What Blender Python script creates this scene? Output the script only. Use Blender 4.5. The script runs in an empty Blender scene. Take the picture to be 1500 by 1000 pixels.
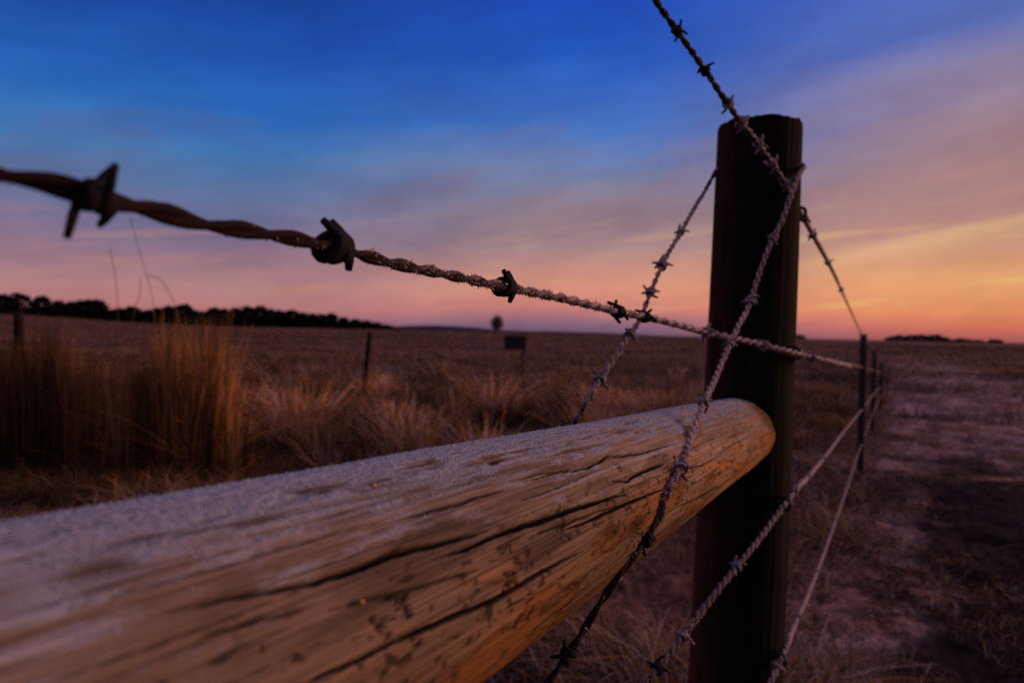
import bpy, math, random
import numpy as np

rng = np.random.default_rng(7)
random.seed(7)
scene = bpy.context.scene
col = scene.collection

# ------------------------------------------------------------------ camera
F = 1000.0
ROLL = math.atan(.02)
PITCH = math.atan(.013)
CAM_H = 1.05
fw = np.array([0, math.cos(PITCH), -math.sin(PITCH)])
r0 = np.array([1.0, 0, 0])
u0 = np.cross(r0, fw)
CR = r0 * math.cos(ROLL) + u0 * math.sin(ROLL)
CU = u0 * math.cos(ROLL) - r0 * math.sin(ROLL)
CP = np.array([0, 0, CAM_H])

def at(px, py, d):
    return CP + d * (fw + CR * (px - 750) / F + CU * (500 - py) / F)

def project(p):
    q = np.asarray(p) - CP
    z = q @ fw
    return 750 + F * (q @ CR) / z, 500 - F * (q @ CU) / z, z

cam_data = bpy.data.cameras.new('camera')
cam = bpy.data.objects.new('camera', cam_data)
col.objects.link(cam)
cam_data.lens = 24
cam_data.sensor_width = 36
cam_data.clip_start = .02
cam_data.clip_end = 20000
from mathutils import Matrix, Vector
M = Matrix.Identity(4)
for i in range(3):
    M[i][0] = CR[i]; M[i][1] = CU[i]; M[i][2] = -fw[i]; M[i][3] = CP[i]
cam.matrix_world = M
cam_data.dof.use_dof = True
cam_data.dof.focus_distance = .47
cam_data.dof.aperture_fstop = 6.8
cam_data.dof.aperture_blades = 7
scene.camera = cam
scene.view_settings.view_transform = 'Standard'
scene.view_settings.look = 'None'
scene.view_settings.exposure = 0
scene.render.resolution_x = 1024
scene.render.resolution_y = 682
scene.render.engine = 'CYCLES'
scene.cycles.max_bounces = 5
scene.cycles.use_denoising = False

# ------------------------------------------------------------------ helpers
def smooth(a, b, x):
    t = np.clip((x - a) / (b - a), 0, 1)
    return t * t * (3 - 2 * t)

def hash2(ix, iy, seed):
    n = (ix.astype(np.int64) * 374761393 + iy.astype(np.int64) * 668265263 + seed * 974634777) & 0xffffffff
    n = ((n ^ (n >> 13)) * 1274126177) & 0xffffffff
    n = (n ^ (n >> 16)) & 0xffffffff
    return n / 4294967295.0

def vnoise(x, y, seed=0):
    x = np.asarray(x, float); y = np.asarray(y, float)
    ix = np.floor(x); iy = np.floor(y)
    fx = x - ix; fy = y - iy
    fx = fx * fx * (3 - 2 * fx); fy = fy * fy * (3 - 2 * fy)
    a = hash2(ix, iy, seed); b = hash2(ix + 1, iy, seed)
    c = hash2(ix, iy + 1, seed); d = hash2(ix + 1, iy + 1, seed)
    return (a * (1 - fx) + b * fx) * (1 - fy) + (c * (1 - fx) + d * fx) * fy

def fbm(x, y, o=4, seed=0):
    s = 0; a = .5; n = 0
    for i in range(o):
        s = s + a * vnoise(x * 2 ** i, y * 2 ** i, seed + i * 17); n += a; a *= .5
    return s / n

def mesh_np(name, verts, faces, mats, parent=None, colors=None, smooth_shade=True, mat_idx=None, loc=(0, 0, 0), extra=None):
    """faces: (n,k) int array, or list of such arrays"""
    me = bpy.data.meshes.new(name)
    verts = np.asarray(verts, np.float32)
    fl = faces if isinstance(faces, list) else [faces]
    fl = [np.asarray(f, np.int32) for f in fl if len(f)]
    nl = sum(f.size for f in fl); nf = sum(len(f) for f in fl)
    me.vertices.add(len(verts)); me.vertices.foreach_set('co', verts.ravel())
    me.loops.add(nl); me.loops.foreach_set('vertex_index', np.concatenate([f.ravel() for f in fl]))
    me.polygons.add(nf)
    tot = np.concatenate([np.full(len(f), f.shape[1], np.int32) for f in fl])
    st = np.concatenate([[0], np.cumsum(tot)[:-1]]).astype(np.int32)
    me.polygons.foreach_set('loop_start', st)
    me.polygons.foreach_set('loop_total', tot)
    if smooth_shade:
        me.polygons.foreach_set('use_smooth', np.ones(nf, bool))
    for m in (mats if isinstance(mats, (list, tuple)) else [mats]):
        me.materials.append(m)
    if mat_idx is not None:
        me.polygons.foreach_set('material_index', np.asarray(mat_idx, np.int32))
    if colors is not None:
        c = np.ones((len(verts), 4), np.float32); c[:, :colors.shape[1]] = colors
        at_ = me.attributes.new('tone', 'FLOAT_COLOR', 'POINT')
        at_.data.foreach_set('color', c.ravel())
    if extra is not None:
        for k, v in extra.items():
            a_ = me.attributes.new(k, 'FLOAT', 'POINT')
            a_.data.foreach_set('value', np.asarray(v, np.float32))
    me.update(calc_edges=True)
    o = bpy.data.objects.new(name, me)
    col.objects.link(o)
    o.location = loc
    if parent is not None:
        o.parent = parent
    return o

def tag(o, label=None, cat=None, group=None, kind=None):
    if label: o['label'] = label
    if cat: o['category'] = cat
    if group: o['group'] = group
    if kind: o['kind'] = kind
    return o

def empty(name, loc):
    o = bpy.data.objects.new(name, None)
    o.empty_display_size = .1
    col.objects.link(o); o.location = [float(v) for v in loc]
    return o

def grid_faces(nu, nv, wrap=False):
    """nu rows, nv columns"""
    i = np.arange(nu - 1)[:, None]; j = np.arange(nv if wrap else nv - 1)[None, :]
    a = i * nv + j; b = i * nv + (j + 1) % nv
    return np.stack([a, b, b + nv, a + nv], -1).reshape(-1, 4)

def tube(path, rad, n=8, cap=True):
    """round tube along a polyline -> verts, [faces]"""
    P = np.asarray(path, float); m = len(P)
    rad = np.broadcast_to(rad, (m,))
    T = np.gradient(P, axis=0); T /= np.linalg.norm(T, axis=1)[:, None] + 1e-12
    N = np.zeros_like(P)
    ref = np.array([0, 0, 1.0]) if abs(T[0][2]) < .9 else np.array([1.0, 0, 0])
    v = np.cross(T[0], ref); v /= np.linalg.norm(v)
    for i in range(m):
        v = v - T[i] * (v @ T[i]); v /= np.linalg.norm(v); N[i] = v
    B = np.cross(T, N)
    a = np.linspace(0, 2 * np.pi, n, endpoint=False)
    V = P[:, None] + rad[:, None, None] * (np.cos(a)[None, :, None] * N[:, None] + np.sin(a)[None, :, None] * B[:, None])
    V = V.reshape(-1, 3)
    Fq = grid_faces(m, n, True)
    fs = [Fq]
    if cap:
        c0 = len(V); V = np.vstack([V, P[0], P[-1]])
        j = np.arange(n)
        fs.append(np.concatenate([np.stack([np.full(n, c0), (j + 1) % n, j], 1),
                                  np.stack([np.full(n, c0 + 1), (m - 1) * n + j, (m - 1) * n + (j + 1) % n], 1)]))
    return V, fs

def merge(parts):
    V = []; fd = {}; off = 0
    for v, fs in parts:
        V.append(v)
        for f in (fs if isinstance(fs, list) else [fs]):
            fd.setdefault(f.shape[1], []).append(f + off)
        off += len(v)
    return np.vstack(V), [np.concatenate(x) for x in fd.values()]

def catmull(pts, step):
    P = np.asarray(pts, float)
    Q = np.vstack([2 * P[0] - P[1], P, 2 * P[-1] - P[-2]])
    out = []
    for i in range(1, len(Q) - 2):
        p0, p1, p2, p3 = Q[i - 1:i + 3]
        # centripetal-ish via chord scaled tangents
        l0 = np.linalg.norm(p1 - p0) + 1e-9; l1 = np.linalg.norm(p2 - p1) + 1e-9; l2 = np.linalg.norm(p3 - p2) + 1e-9
        m1 = ((p1 - p0) / l0 * l1 + (p2 - p1) / l1 * l0) / (l0 + l1) * l1
        m2 = ((p2 - p1) / l1 * l2 + (p3 - p2) / l2 * l1) / (l1 + l2) * l1
        n = max(2, int(l1 / step))
        t = np.linspace(0, 1, n, endpoint=False)[:, None]
        out.append((2 * t**3 - 3 * t**2 + 1) * p1 + (t**3 - 2 * t**2 + t) * m1 + (-2 * t**3 + 3 * t**2) * p2 + (t**3 - t**2) * m2)
    out.append(P[-1:])
    return np.vstack(out)

def lin(r, g, b):
    return tuple((c / 255 / 12.92) if c / 255 <= .04045 else ((c / 255 + .055) / 1.055) ** 2.4 for c in (r, g, b))

# ------------------------------------------------------------------ materials
class NT:
    def __init__(s, name):
        s.m = bpy.data.materials.new(name); s.m.use_nodes = True
        s.t = s.m.node_tree; s.n = s.t.nodes; s.l = s.t.links
        s.b = s.n['Principled BSDF']
    def new(s, t, **k):
        x = s.n.new(t)
        for a, b in k.items():
            if a in x.inputs: x.inputs[a].default_value = b
            else: setattr(x, a, b)
        return x
    def noise(s, scale, detail=4, rough=.6, vec=None, map_scale=None, space='Object'):
        tc = s.new('ShaderNodeTexCoord')
        src = tc.outputs[space]
        if map_scale:
            mp = s.new('ShaderNodeMapping'); mp.inputs['Scale'].default_value = map_scale
            s.l.new(src, mp.inputs[0]); src = mp.outputs[0]
        n = s.new('ShaderNodeTexNoise'); n.inputs['Scale'].default_value = scale
        n.inputs['Detail'].default_value = detail; n.inputs['Roughness'].default_value = rough
        s.l.new(src, n.inputs['Vector'])
        return n.outputs['Fac']
    def ramp(s, fac, stops):
        r = s.new('ShaderNodeValToRGB'); e = r.color_ramp.elements
        while len(e) > 2: e.remove(e[-1])
        for i, (p, c) in enumerate(stops):
            x = e[i] if i < 2 else e.new(p)
            x.position = p; x.color = (*c, 1)
        s.l.new(fac, r.inputs[0]); return r.outputs[0]
    def mix(s, f, a, b, mode='MIX'):
        x = s.new('ShaderNodeMix', data_type='RGBA', blend_type=mode)
        for i, v in ((0, f), (6, a), (7, b)):
            if hasattr(v, 'links'): s.l.new(v, x.inputs[i])
            else: x.inputs[i].default_value = v if i == 0 else (*v, 1)
        return x.outputs[2]
    def bump(s, h, strength, dist):
        b = s.new('ShaderNodeBump'); b.inputs['Strength'].default_value = strength; b.inputs['Distance'].default_value = dist
        s.l.new(h, b.inputs['Height']); s.l.new(b.outputs[0], s.b.inputs['Normal'])
    def attr(s, name='tone'):
        a = s.new('ShaderNodeAttribute'); a.attribute_name = name; return a
    def base(s, c, rough=.8, spec=.3):
        if hasattr(c, 'links'): s.l.new(c, s.b.inputs['Base Color'])
        else: s.b.inputs['Base Color'].default_value = (*c, 1)
        s.b.inputs['Roughness'].default_value = rough
        s.b.inputs['Specular IOR Level'].default_value = spec
        return s

def simple_mat(name, c1, c2, scale, rough=.85, spec=.2, bump=0, dist=.01, ms=None):
    m = NT(name); n = m.noise(scale, map_scale=ms)
    m.base(m.ramp(n, [(.35, c1), (.65, c2)]), rough, spec)
    if bump: m.bump(n, bump, dist)
    return m.m

# vertex-toned materials
m = NT('frosted rail wood')
a = m.attr(); ga = m.attr('along'); gb = m.attr('around'); gf = m.attr('frosting')
def fibre(sa, sb, detail, rough):
    cx_ = m.new('ShaderNodeCombineXYZ')
    for src, k, sc in ((ga, 0, sa), (gb, 1, sb)):
        mm = m.new('ShaderNodeMath', operation='MULTIPLY'); mm.inputs[1].default_value = sc
        m.l.new(src.outputs['Fac'], mm.inputs[0]); m.l.new(mm.outputs[0], cx_.inputs[k])
    n_ = m.new('ShaderNodeTexNoise'); n_.inputs['Scale'].default_value = 1; n_.inputs['Detail'].default_value = detail; n_.inputs['Roughness'].default_value = rough
    m.l.new(cx_.outputs[0], n_.inputs['Vector']); return n_.outputs['Fac']
f1 = fibre(10, 1100, 5, .7); f2 = fibre(4, 300, 4, .6); f3 = fibre(90, 520, 3, .6)
g = m.mix(1, m.ramp(f1, [(.34, (.58, .54, .52)), (.52, (.98, .98, .98)), (.7, (1.28, 1.24, 1.2))]), m.ramp(f2, [(.36, (.80, .76, .73)), (.6, (1.08, 1.08, 1.08))]), 'MULTIPLY')
g = m.mix(1, g, m.ramp(f3, [(.27, (.40, .33, .28)), (.38, (1, 1, 1))]), 'MULTIPLY')
n1 = m.noise(1100, 3, .7)
fg = m.mix(.8, (1, 1, 1), m.ramp(n1, [(.3, (.45, .44, .46)), (.7, (1.2, 1.2, 1.2))]), 'MULTIPLY')
c = m.mix(1, a.outputs['Color'], m.mix(gf.outputs['Fac'], g, fg), 'MULTIPLY')
m.base(c, .85, .08)
hh_ = m.new('ShaderNodeMath', operation='ADD'); m.l.new(f1, hh_.inputs[0]); m.l.new(n1, hh_.inputs[1])
m.bump(hh_.outputs[0], .6, .0009)
MAT_RAIL = m.m

m = NT('frost crystals')
n1 = m.noise(300, 2)
m.base(m.mix(1, m.attr().outputs['Color'], m.ramp(n1, [(.3, (.7, .7, .72)), (.7, (1, 1, 1))]), 'MULTIPLY'), .55, .3)
m.b.inputs['Subsurface Weight'].default_value = 0
MAT_FROST = m.m

m = NT('rusty frosted wire')
a = m.attr()
n1 = m.noise(700, 4, .7)
c = m.mix(.5, a.outputs['Color'], m.ramp(n1, [(.3, (.3, .28, .3)), (.7, (1, 1, 1))]), 'MULTIPLY')
m.base(c, .8, .08)
m.bump(n1, .5, .0008)
MAT_WIRE = m.m

MAT_BARB = simple_mat('dark barb steel', (.006, .005, .007), (.022, .016, .02), 900, .8, .12, .4, .0005)
MAT_BARB_FROST = simple_mat('frosted barb steel', (.05, .035, .04), (.34, .27, .31), 420, .75, .2, .6, .0008)
m = NT('dark treated post wood')
a = m.attr()
n1 = m.noise(16, 6, .7, map_scale=(5, 5, .8))
n2 = m.noise(420, 3, .6, map_scale=(1, 1, .15))
c = m.mix(1, a.outputs['Color'], m.ramp(n1, [(.32, (.3, .3, .3)), (.68, (1.2, 1.15, 1.1))]), 'MULTIPLY')
c = m.mix(.6, c, m.ramp(n2, [(.3, (.4, .4, .4)), (.7, (1.1, 1.1, 1.1))]), 'MULTIPLY')
m.base(c, .9, .08)
m.bump(n1, .6, .003)
MAT_POST = m.m
MAT_STEEL = simple_mat('dark painted steel', (.012, .010, .013), (.035, .025, .028), 60, .7, .25)
MAT_STAPLE = simple_mat('staple steel', (.01, .01, .012), (.04, .03, .035), 500, .45, .5)
MAT_BARK = simple_mat('pine bark', (.02, .014, .012), (.05, .035, .028), 6, .95)
m = NT('pine foliage'); m.base(m.mix(1, m.attr().outputs['Color'], m.ramp(m.noise(3), [(.3, (.6, .6, .6)), (.7, (1, 1, 1))]), 'MULTIPLY'), .9, .05)
MAT_PINE = m.m
m = NT('dry grass'); 
m.base(m.attr().outputs['Color'], .85, .1)
MAT_GRASS = m.m
m = NT('field ground')
a = m.attr()
n1 = m.noise(9, 6, .75)
n2 = m.noise(45, 4, .7)
c = m.mix(1, a.outputs['Color'], m.ramp(n1, [(.34, (.25, .23, .25)), (.66, (1.6, 1.5, 1.5))]), 'MULTIPLY')
c = m.mix(.9, c, m.ramp(n2, [(.3, (.4, .4, .4)), (.7, (1.25, 1.2, 1.2))]), 'MULTIPLY')
m.base(c, .95, .05)
m.bump(n2, .8, .03)
MAT_GROUND = m.m
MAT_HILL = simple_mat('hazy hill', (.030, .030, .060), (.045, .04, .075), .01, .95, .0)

# ------------------------------------------------------------------ sky
world = bpy.data.worlds.new('World'); scene.world = world; world.use_nodes = True
wt = world.node_tree; wn = wt.nodes; wl = wt.links
bg = wn['Background']
def wmath(op, a, b=None, c=None, clamp=False):
    x = wn.new('ShaderNodeMath'); x.operation = op; x.use_clamp = clamp
    for i, v in enumerate((a, b, c)):
        if v is None: continue
        if hasattr(v, 'links'): wl.new(v, x.inputs[i])
        else: x.inputs[i].default_value = v
    return x.outputs[0]
def wramp(fac, stops, interp='LINEAR'):
    r = wn.new('ShaderNodeValToRGB'); r.color_ramp.interpolation = interp
    e = r.color_ramp.elements
    for i, (p, c) in enumerate(stops):
        x = e[i] if i < 2 else e.new(p)
        x.position = p; x.color = (*lin(*c), 1)
    wl.new(fac, r.inputs[0]); return r.outputs[0]
def wmix(f, a, b, mode='MIX'):
    x = wn.new('ShaderNodeMix'); x.data_type = 'RGBA'; x.blend_type = mode
    for i, v in ((0, f), (6, a), (7, b)):
        if hasattr(v, 'links'): wl.new(v, x.inputs[i])
        else: x.inputs[i].default_value = v if i == 0 else (*v, 1)
    return x.outputs[2]
def wmap(x, a, b, c=0, d=1):
    r = wn.new('ShaderNodeMapRange'); r.interpolation_type = 'SMOOTHSTEP'
    wl.new(x, r.inputs[0])
    for i, v in enumerate((a, b, c, d)): r.inputs[i + 1].default_value = v
    return r.outputs[0]
tc = wn.new('ShaderNodeTexCoord')
nrm = wn.new('ShaderNodeVectorMath'); nrm.operation = 'NORMALIZE'; wl.new(tc.outputs['Generated'], nrm.inputs[0])
sep = wn.new('ShaderNodeSeparateXYZ'); wl.new(nrm.outputs[0], sep.inputs[0])
X, Y, Z = sep.outputs
hl = wmath('SQRT', wmath('ADD', wmath('MULTIPLY', X, X), wmath('ADD', wmath('MULTIPLY', Y, Y), 1e-5)))
E = wmath('DIVIDE', Z, wmath('MAXIMUM', hl, .05))          # tangent of the elevation
AZ = wmath('DIVIDE', X, wmath('MAXIMUM', hl, .05))          # sine of the azimuth
def skynoise(sx, sz, slope, scale, detail=5, rough=.55, off=0):
    cmb = wn.new('ShaderNodeCombineXYZ')
    wl.new(wmath('MULTIPLY', X, sx), cmb.inputs[0]); wl.new(wmath('MULTIPLY_ADD', Y, sx, off), cmb.inputs[1])
    wl.new(wmath('MULTIPLY', wmath('SUBTRACT', Z, wmath('MULTIPLY', X, slope)), sz), cmb.inputs[2])
    n = wn.new('ShaderNodeTexNoise'); n.inputs['Scale'].default_value = scale
    n.inputs['Detail'].default_value = detail; n.inputs['Roughness'].default_value = rough
    wl.new(cmb.outputs[0], n.inputs['Vector']); return n.outputs['Fac']
N1 = skynoise(1, 6, .16, 2.2, 5, .55)
N2 = skynoise(1, 12, .13, 4.0, 6, .6, 3.3)
# wavy lookup elevation
dn = wmath('MULTIPLY', wmath('SUBTRACT', N1, .5), wmap(E, 0, .25, .02, .11))
dn2 = wmath('MULTIPLY', wmath('SUBTRACT', N2, .5), wmap(E, 0, .1, .0, .035))
E2 = wmath('ADD', wmath('ADD', E, dn), dn2)
Es = wmath('DIVIDE', E2, 1.5, clamp=True)
def S(l): return [(e / 1.5, c) for e, c in l]
left = wramp(Es, S([(0, (132, 92, 112)), (.022, (190, 124, 126)), (.05, (182, 132, 134)), (.085, (156, 120, 136)), (.13, (122, 114, 148)),
                    (.18, (94, 120, 166)), (.23, (66, 122, 184)), (.30, (42, 104, 188)), (.40, (28, 78, 168)), (.50, (22, 58, 142)), (.62, (30, 62, 142)), (.86, (150, 122, 148)), (1.2, (204, 168, 178))]))
mid = wramp(Es, S([(0, (118, 92, 118)), (.014, (146, 108, 130)), (.035, (212, 132, 124)), (.06, (226, 152, 128)), (.09, (208, 146, 130)), (.13, (172, 138, 138)),
                   (.185, (152, 130, 142)), (.225, (124, 132, 166)), (.29, (72, 120, 200)), (.40, (38, 92, 196)), (.50, (30, 76, 188)), (.62, (36, 78, 184)), (.86, (150, 122, 148)), (1.2, (204, 168, 178))]))
right = wramp(Es, S([(0, (172, 92, 94)), (.018, (222, 118, 96)), (.04, (244, 154, 102)), (.075, (242, 174, 118)), (.115, (218, 158, 130)), (.15, (188, 138, 132)),
                     (.20, (174, 134, 136)), (.27, (158, 130, 144)), (.33, (142, 130, 164)), (.40, (96, 116, 188)), (.50, (76, 106, 196)), (.62, (80, 104, 190)), (.86, (154, 124, 150)), (1.2, (204, 168, 178))]))  # topmost stops lie above the frame, brightened to light ground and frost
front = wmap(Y, -.3, .5)
sky = wmix(wmap(AZ, -.42, .12), left, mid)
sky = wmix(wmath('MULTIPLY', wmap(AZ, .12, .62), wmap(Y, -.5, .2)), sky, right)
# thin bright streaks low in the sky, purple veils higher up
st = wmath('MULTIPLY', wmap(N2, .52, .70), wmath('MULTIPLY', wmap(E, .01, .05), wmap(E, .09, .2, 1, 0)))
sky = wmix(wmath('MULTIPLY', st, .55), sky, wmix(wmap(AZ, -.4, .6), lin(196, 138, 122), lin(255, 214, 120)))
# one long bright streak rising to the right above the dawn glow
sc_ = wmath('SUBTRACT', wmath('ADD', E, wmath('MULTIPLY', wmath('SUBTRACT', N2, .5), .03)), wmath('MULTIPLY_ADD', AZ, .22, .012))
s1 = wmath('MULTIPLY', wmap(sc_, -.034, .002), wmap(sc_, .018, .0, 0, 1))
sky = wmix(wmath('MULTIPLY', wmath('MULTIPLY', s1, wmap(AZ, .30, .56)), wmap(Y, .1, .4, 0, .42)), sky, lin(250, 206, 140))
N3 = skynoise(1, 5, .2, 2.6, 6, .6, 9.1)
veil = wmath('MULTIPLY', wmap(N3, .5, .72), wmath('MULTIPLY', wmap(E, .08, .2), wmap(E, .22, .38, 1, 0)))
sky = wmix(wmath('MULTIPLY', veil, .6), sky, wmix(wmap(AZ, -.5, .2), lin(96, 98, 138), lin(152, 122, 142)))
N4 = skynoise(1, 3, .1, 5, 6, .6, 5.1)
sky = wmix(1.0, sky, wramp(N4, [(.32, (226, 224, 228)), (.68, (255, 255, 255))]), 'MULTIPLY')
sky = wmix(wmap(Y, -.9, -.1, .65, 0), sky, (.05, .05, .08))   # the side away from the dawn is dimmer
nish = wn.new('ShaderNodeTexSky'); nish.sky_type = 'NISHITA'; nish.sun_disc = False
SUN_EL, SUN_AZ = math.radians(7.0), math.radians(80)
nish.sun_elevation = SUN_EL; nish.sun_rotation = SUN_AZ
sky = wmix(1.0, sky, wmix(1.0, nish.outputs[0], (.0015, .0015, .0015), 'MULTIPLY'), 'ADD')
wl.new(sky, bg.inputs['Color']); bg.inputs['Strength'].default_value = 1.0

sun_d = bpy.data.lights.new('sun', 'SUN'); sun = bpy.data.objects.new('sun', sun_d); col.objects.link(sun)
sun_d.energy = 2.1; sun_d.angle = math.radians(20); sun_d.color = (1.0, .50, .24)
sd = Vector((math.sin(SUN_AZ) * math.cos(SUN_EL), math.cos(SUN_AZ) * math.cos(SUN_EL), math.sin(SUN_EL)))
sun.rotation_euler = sd.to_track_quat('Z', 'Y').to_euler()

# ------------------------------------------------------------------ terrain
FD = np.array([.49, .872])            # direction of the fence
FN = np.array([.872, -.49])           # to its right, the side of the lane
FP = np.array([.37, 1.07])
def fence_off(x, y): return (x - FP[0]) * FN[0] + (y - FP[1]) * FN[1]
def height(x, y):
    x = np.asarray(x, float); y = np.asarray(y, float)
    d = np.hypot(x, y) + 1e-6
    u = x / np.maximum(y, .3 * d)
    rise = (1.15 + 1.75 * smooth(-.42, -.78, u) * (y > 0)) * (1 - .8 * smooth(.0, .5, u)) * smooth(30, 200, d)
    dip = -.16 * np.exp(-(((x - 6.3) / 3.0) ** 2 + ((y - 11.5) / 4.0) ** 2))
    near = smooth(60, 15, d)
    mic = (fbm(x * .9, y * .9, 4, 3) - .5) * .16 * near + (fbm(x * 5, y * 5, 3, 9) - .5) * .07 * smooth(18, 5, d) + (np.abs(fbm(x * 17, y * 17, 3, 19) - .5)) * -.06 * smooth(12, 4, d)
    far = (fbm(x * .02, y * .02, 3, 5) - .5) * .3 * smooth(60, 300, d) * smooth(0, .0, 1 + 0 * d)
    o = fence_off(x, y)
    rut = -.05 * np.exp(-((o - 2.6) / .45) ** 2) * near
    return rise + dip + mic + rut

rr = np.concatenate([[0.02], np.geomspace(.3, 1.3, 20, endpoint=False), np.geomspace(1.3, 18, 430, endpoint=False), np.geomspace(18, 9000, 200)])
nr = len(rr)
# finer angles in front of the camera
aa = np.concatenate([np.linspace(-.85, .85, 760, endpoint=False), np.linspace(.85, 2 * np.pi - .85, 240, endpoint=False)])
RR, AA = np.meshgrid(rr, aa, indexing='ij')
GX = RR * np.sin(AA); GY = RR * np.cos(AA); GZ = height(GX, GY)
o_ = fence_off(GX, GY)
nz = fbm(GX * .7, GY * .7, 5, 21); nz2 = fbm(GX * 3.1, GY * 3.1, 4, 31); nz3 = fbm(GX * .12, GY * .3, 4, 41)
field = np.array([.150, .078, .062]); frostc = np.array([.50, .36, .40]); dark = np.array([.022, .015, .018]); straw = np.array([.32, .165, .08])
C = field[None, None] * (0.35 + 1.0 * nz3[..., None]) * np.ones(GX.shape + (1,))
w = smooth(.5, .68, nz)[..., None]; C = C * (1 - w * .55) + straw * w * .55
lane = smooth(-.25, .15, o_ + (nz - .5) * 1.0) * smooth(60, 20, RR)
lf = np.clip(lane * (.30 + .7 * smooth(.42, .62, nz2)) * smooth(3.6, 2.4, o_ + (nz - .5) * 2), 0, 1)[..., None]
C = C * (1 - lf) + frostc * lf * .80
pn = fbm(GX * 2.2, GY * 2.6, 5, 55)
rutm = (smooth(.22, .50, o_ + (nz2 - .5) * .7) * smooth(2.3, 1.5, o_ + (nz - .5) * .8) * smooth(.24, .42, pn + .24 * smooth(6.0, 3.2, RR)) * smooth(7.5, 5, GY))[..., None]
C = C * (1 - .95 * rutm) + dark * .5 * .95 * rutm
pt = (smooth(.52, .62, fbm(GX * 3.3 + 7, GY * 4.2, 4, 57)) * lane * smooth(16, 6, RR))[..., None]
C = C * (1 - .72 * pt) + dark * .9 * .72 * pt
# frosty bare patches between the tufts left of the fence
fp = (smooth(.55, .75, fbm(GX * 1.8, GY * 1.8, 4, 77)) * smooth(-.1, -.6, o_) * smooth(30, 12, RR))[..., None]
C = C * (1 - .65 * fp) + np.array([.30, .29, .42]) * .65 * fp
dp = (smooth(.50, .66, fbm(GX * .9 + 3, GY * .9, 4, 87)) * smooth(40, 12, RR) * (o_ < 1))[..., None]
C = C * (1 - .7 * dp) + dark * .7 * dp
V = np.stack([GX, GY, GZ], -1).reshape(-1, 3)
ground = mesh_np('ground', V, grid_faces(nr, len(aa), True), MAT_GROUND, colors=C.reshape(-1, 3))
tag(ground, 'frosty winter pasture with dry grass and a dark rutted lane', 'ground', kind='structure')

# far hills
def ridge(name, pts, dist, depth):
    pts = np.array(pts, float)
    n = 120
    xs = np.linspace(pts[0, 0], pts[-1, 0], n); ys = np.interp(xs, pts[:, 0], pts[:, 1])
    ys = ys - 1.0 * (fbm(xs * .06, xs * 0, 3, 8) - .5)
    rows = []
    top = np.array([at(x, y, dist) for x, y in zip(xs, ys)])
    for k, (f, dd) in enumerate([(0, -depth), (.55, -depth * .5), (.9, -depth * .2), (1, 0), (.8, depth * .4), (0, depth)]):
        p = top.copy(); p[:, 1] += dd; p[:, 2] = -2 + (top[:, 2] + 2) * f
        rows.append(p)
    return mesh_np(name, np.vstack(rows), grid_faces(6, n), MAT_HILL)
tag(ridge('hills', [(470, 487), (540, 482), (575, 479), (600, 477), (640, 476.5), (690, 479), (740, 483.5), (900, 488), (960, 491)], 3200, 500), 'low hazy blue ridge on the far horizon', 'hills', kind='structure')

# ------------------------------------------------------------------ grass
def blades(name, base, h, w, leandir, lean, colr, curl=None, segs=4, parent=None):
    n = len(base)
    t = np.linspace(0, 1, segs + 1)
    curl = np.ones(n) if curl is None else curl
    L = np.stack([np.cos(leandir), np.sin(leandir), np.zeros(n)], 1)
    yaw = rng.uniform(0, np.pi, n)
    W = np.stack([np.cos(yaw), np.sin(yaw), np.zeros(n)], 1)
    hor = lean[:, None] * (t[None] * .4 + .6 * t[None] ** (1.6 + curl[:, None]))
    ver = t[None] - .45 * np.minimum(lean, 1.6)[:, None] ** 1.5 * t[None] ** 2.2 * .6
    P = base[:, None] + h[:, None, None] * (L[:, None] * hor[..., None] + np.array([0, 0, 1.0]) * ver[..., None])
    wd = w[:, None] * (1 - t[None] ** 1.5 * .85)
    A = P - W[:, None] * wd[..., None] * .5; B = P + W[:, None] * wd[..., None] * .5
    V = np.stack([A, B], 2).reshape(-1, 3)
    k = (segs + 1) * 2
    i = np.arange(n)[:, None] * k + np.arange(segs)[None] * 2
    Fc = np.stack([i, i + 1, i + 3, i + 2], -1).reshape(-1, 4)
    cc = colr[:, None, None] * (.18 + .95 * t[None, :, None, None] ** .8) * np.ones((1, 1, 2, 1))  # blades darken to the base, painting in the shade among them
    return mesh_np(name, V, Fc, MAT_GRASS, colors=cc.reshape(-1, 3), smooth_shade=False, parent=parent)

def tint(n, frost=.3, orange=.2):
    a = np.array([.50, .28, .13]); b = np.array([.56, .22, .05]); c_ = np.array([.58, .40, .38]); d = np.array([.17, .09, .05])
    r = rng.random(n)
    out = np.where((r < frost)[:, None], c_, np.where((r < frost + orange)[:, None], b, np.where((r < .8)[:, None], a, d)))
    return out * rng.uniform(.55, 1.15, (n, 1))

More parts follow.
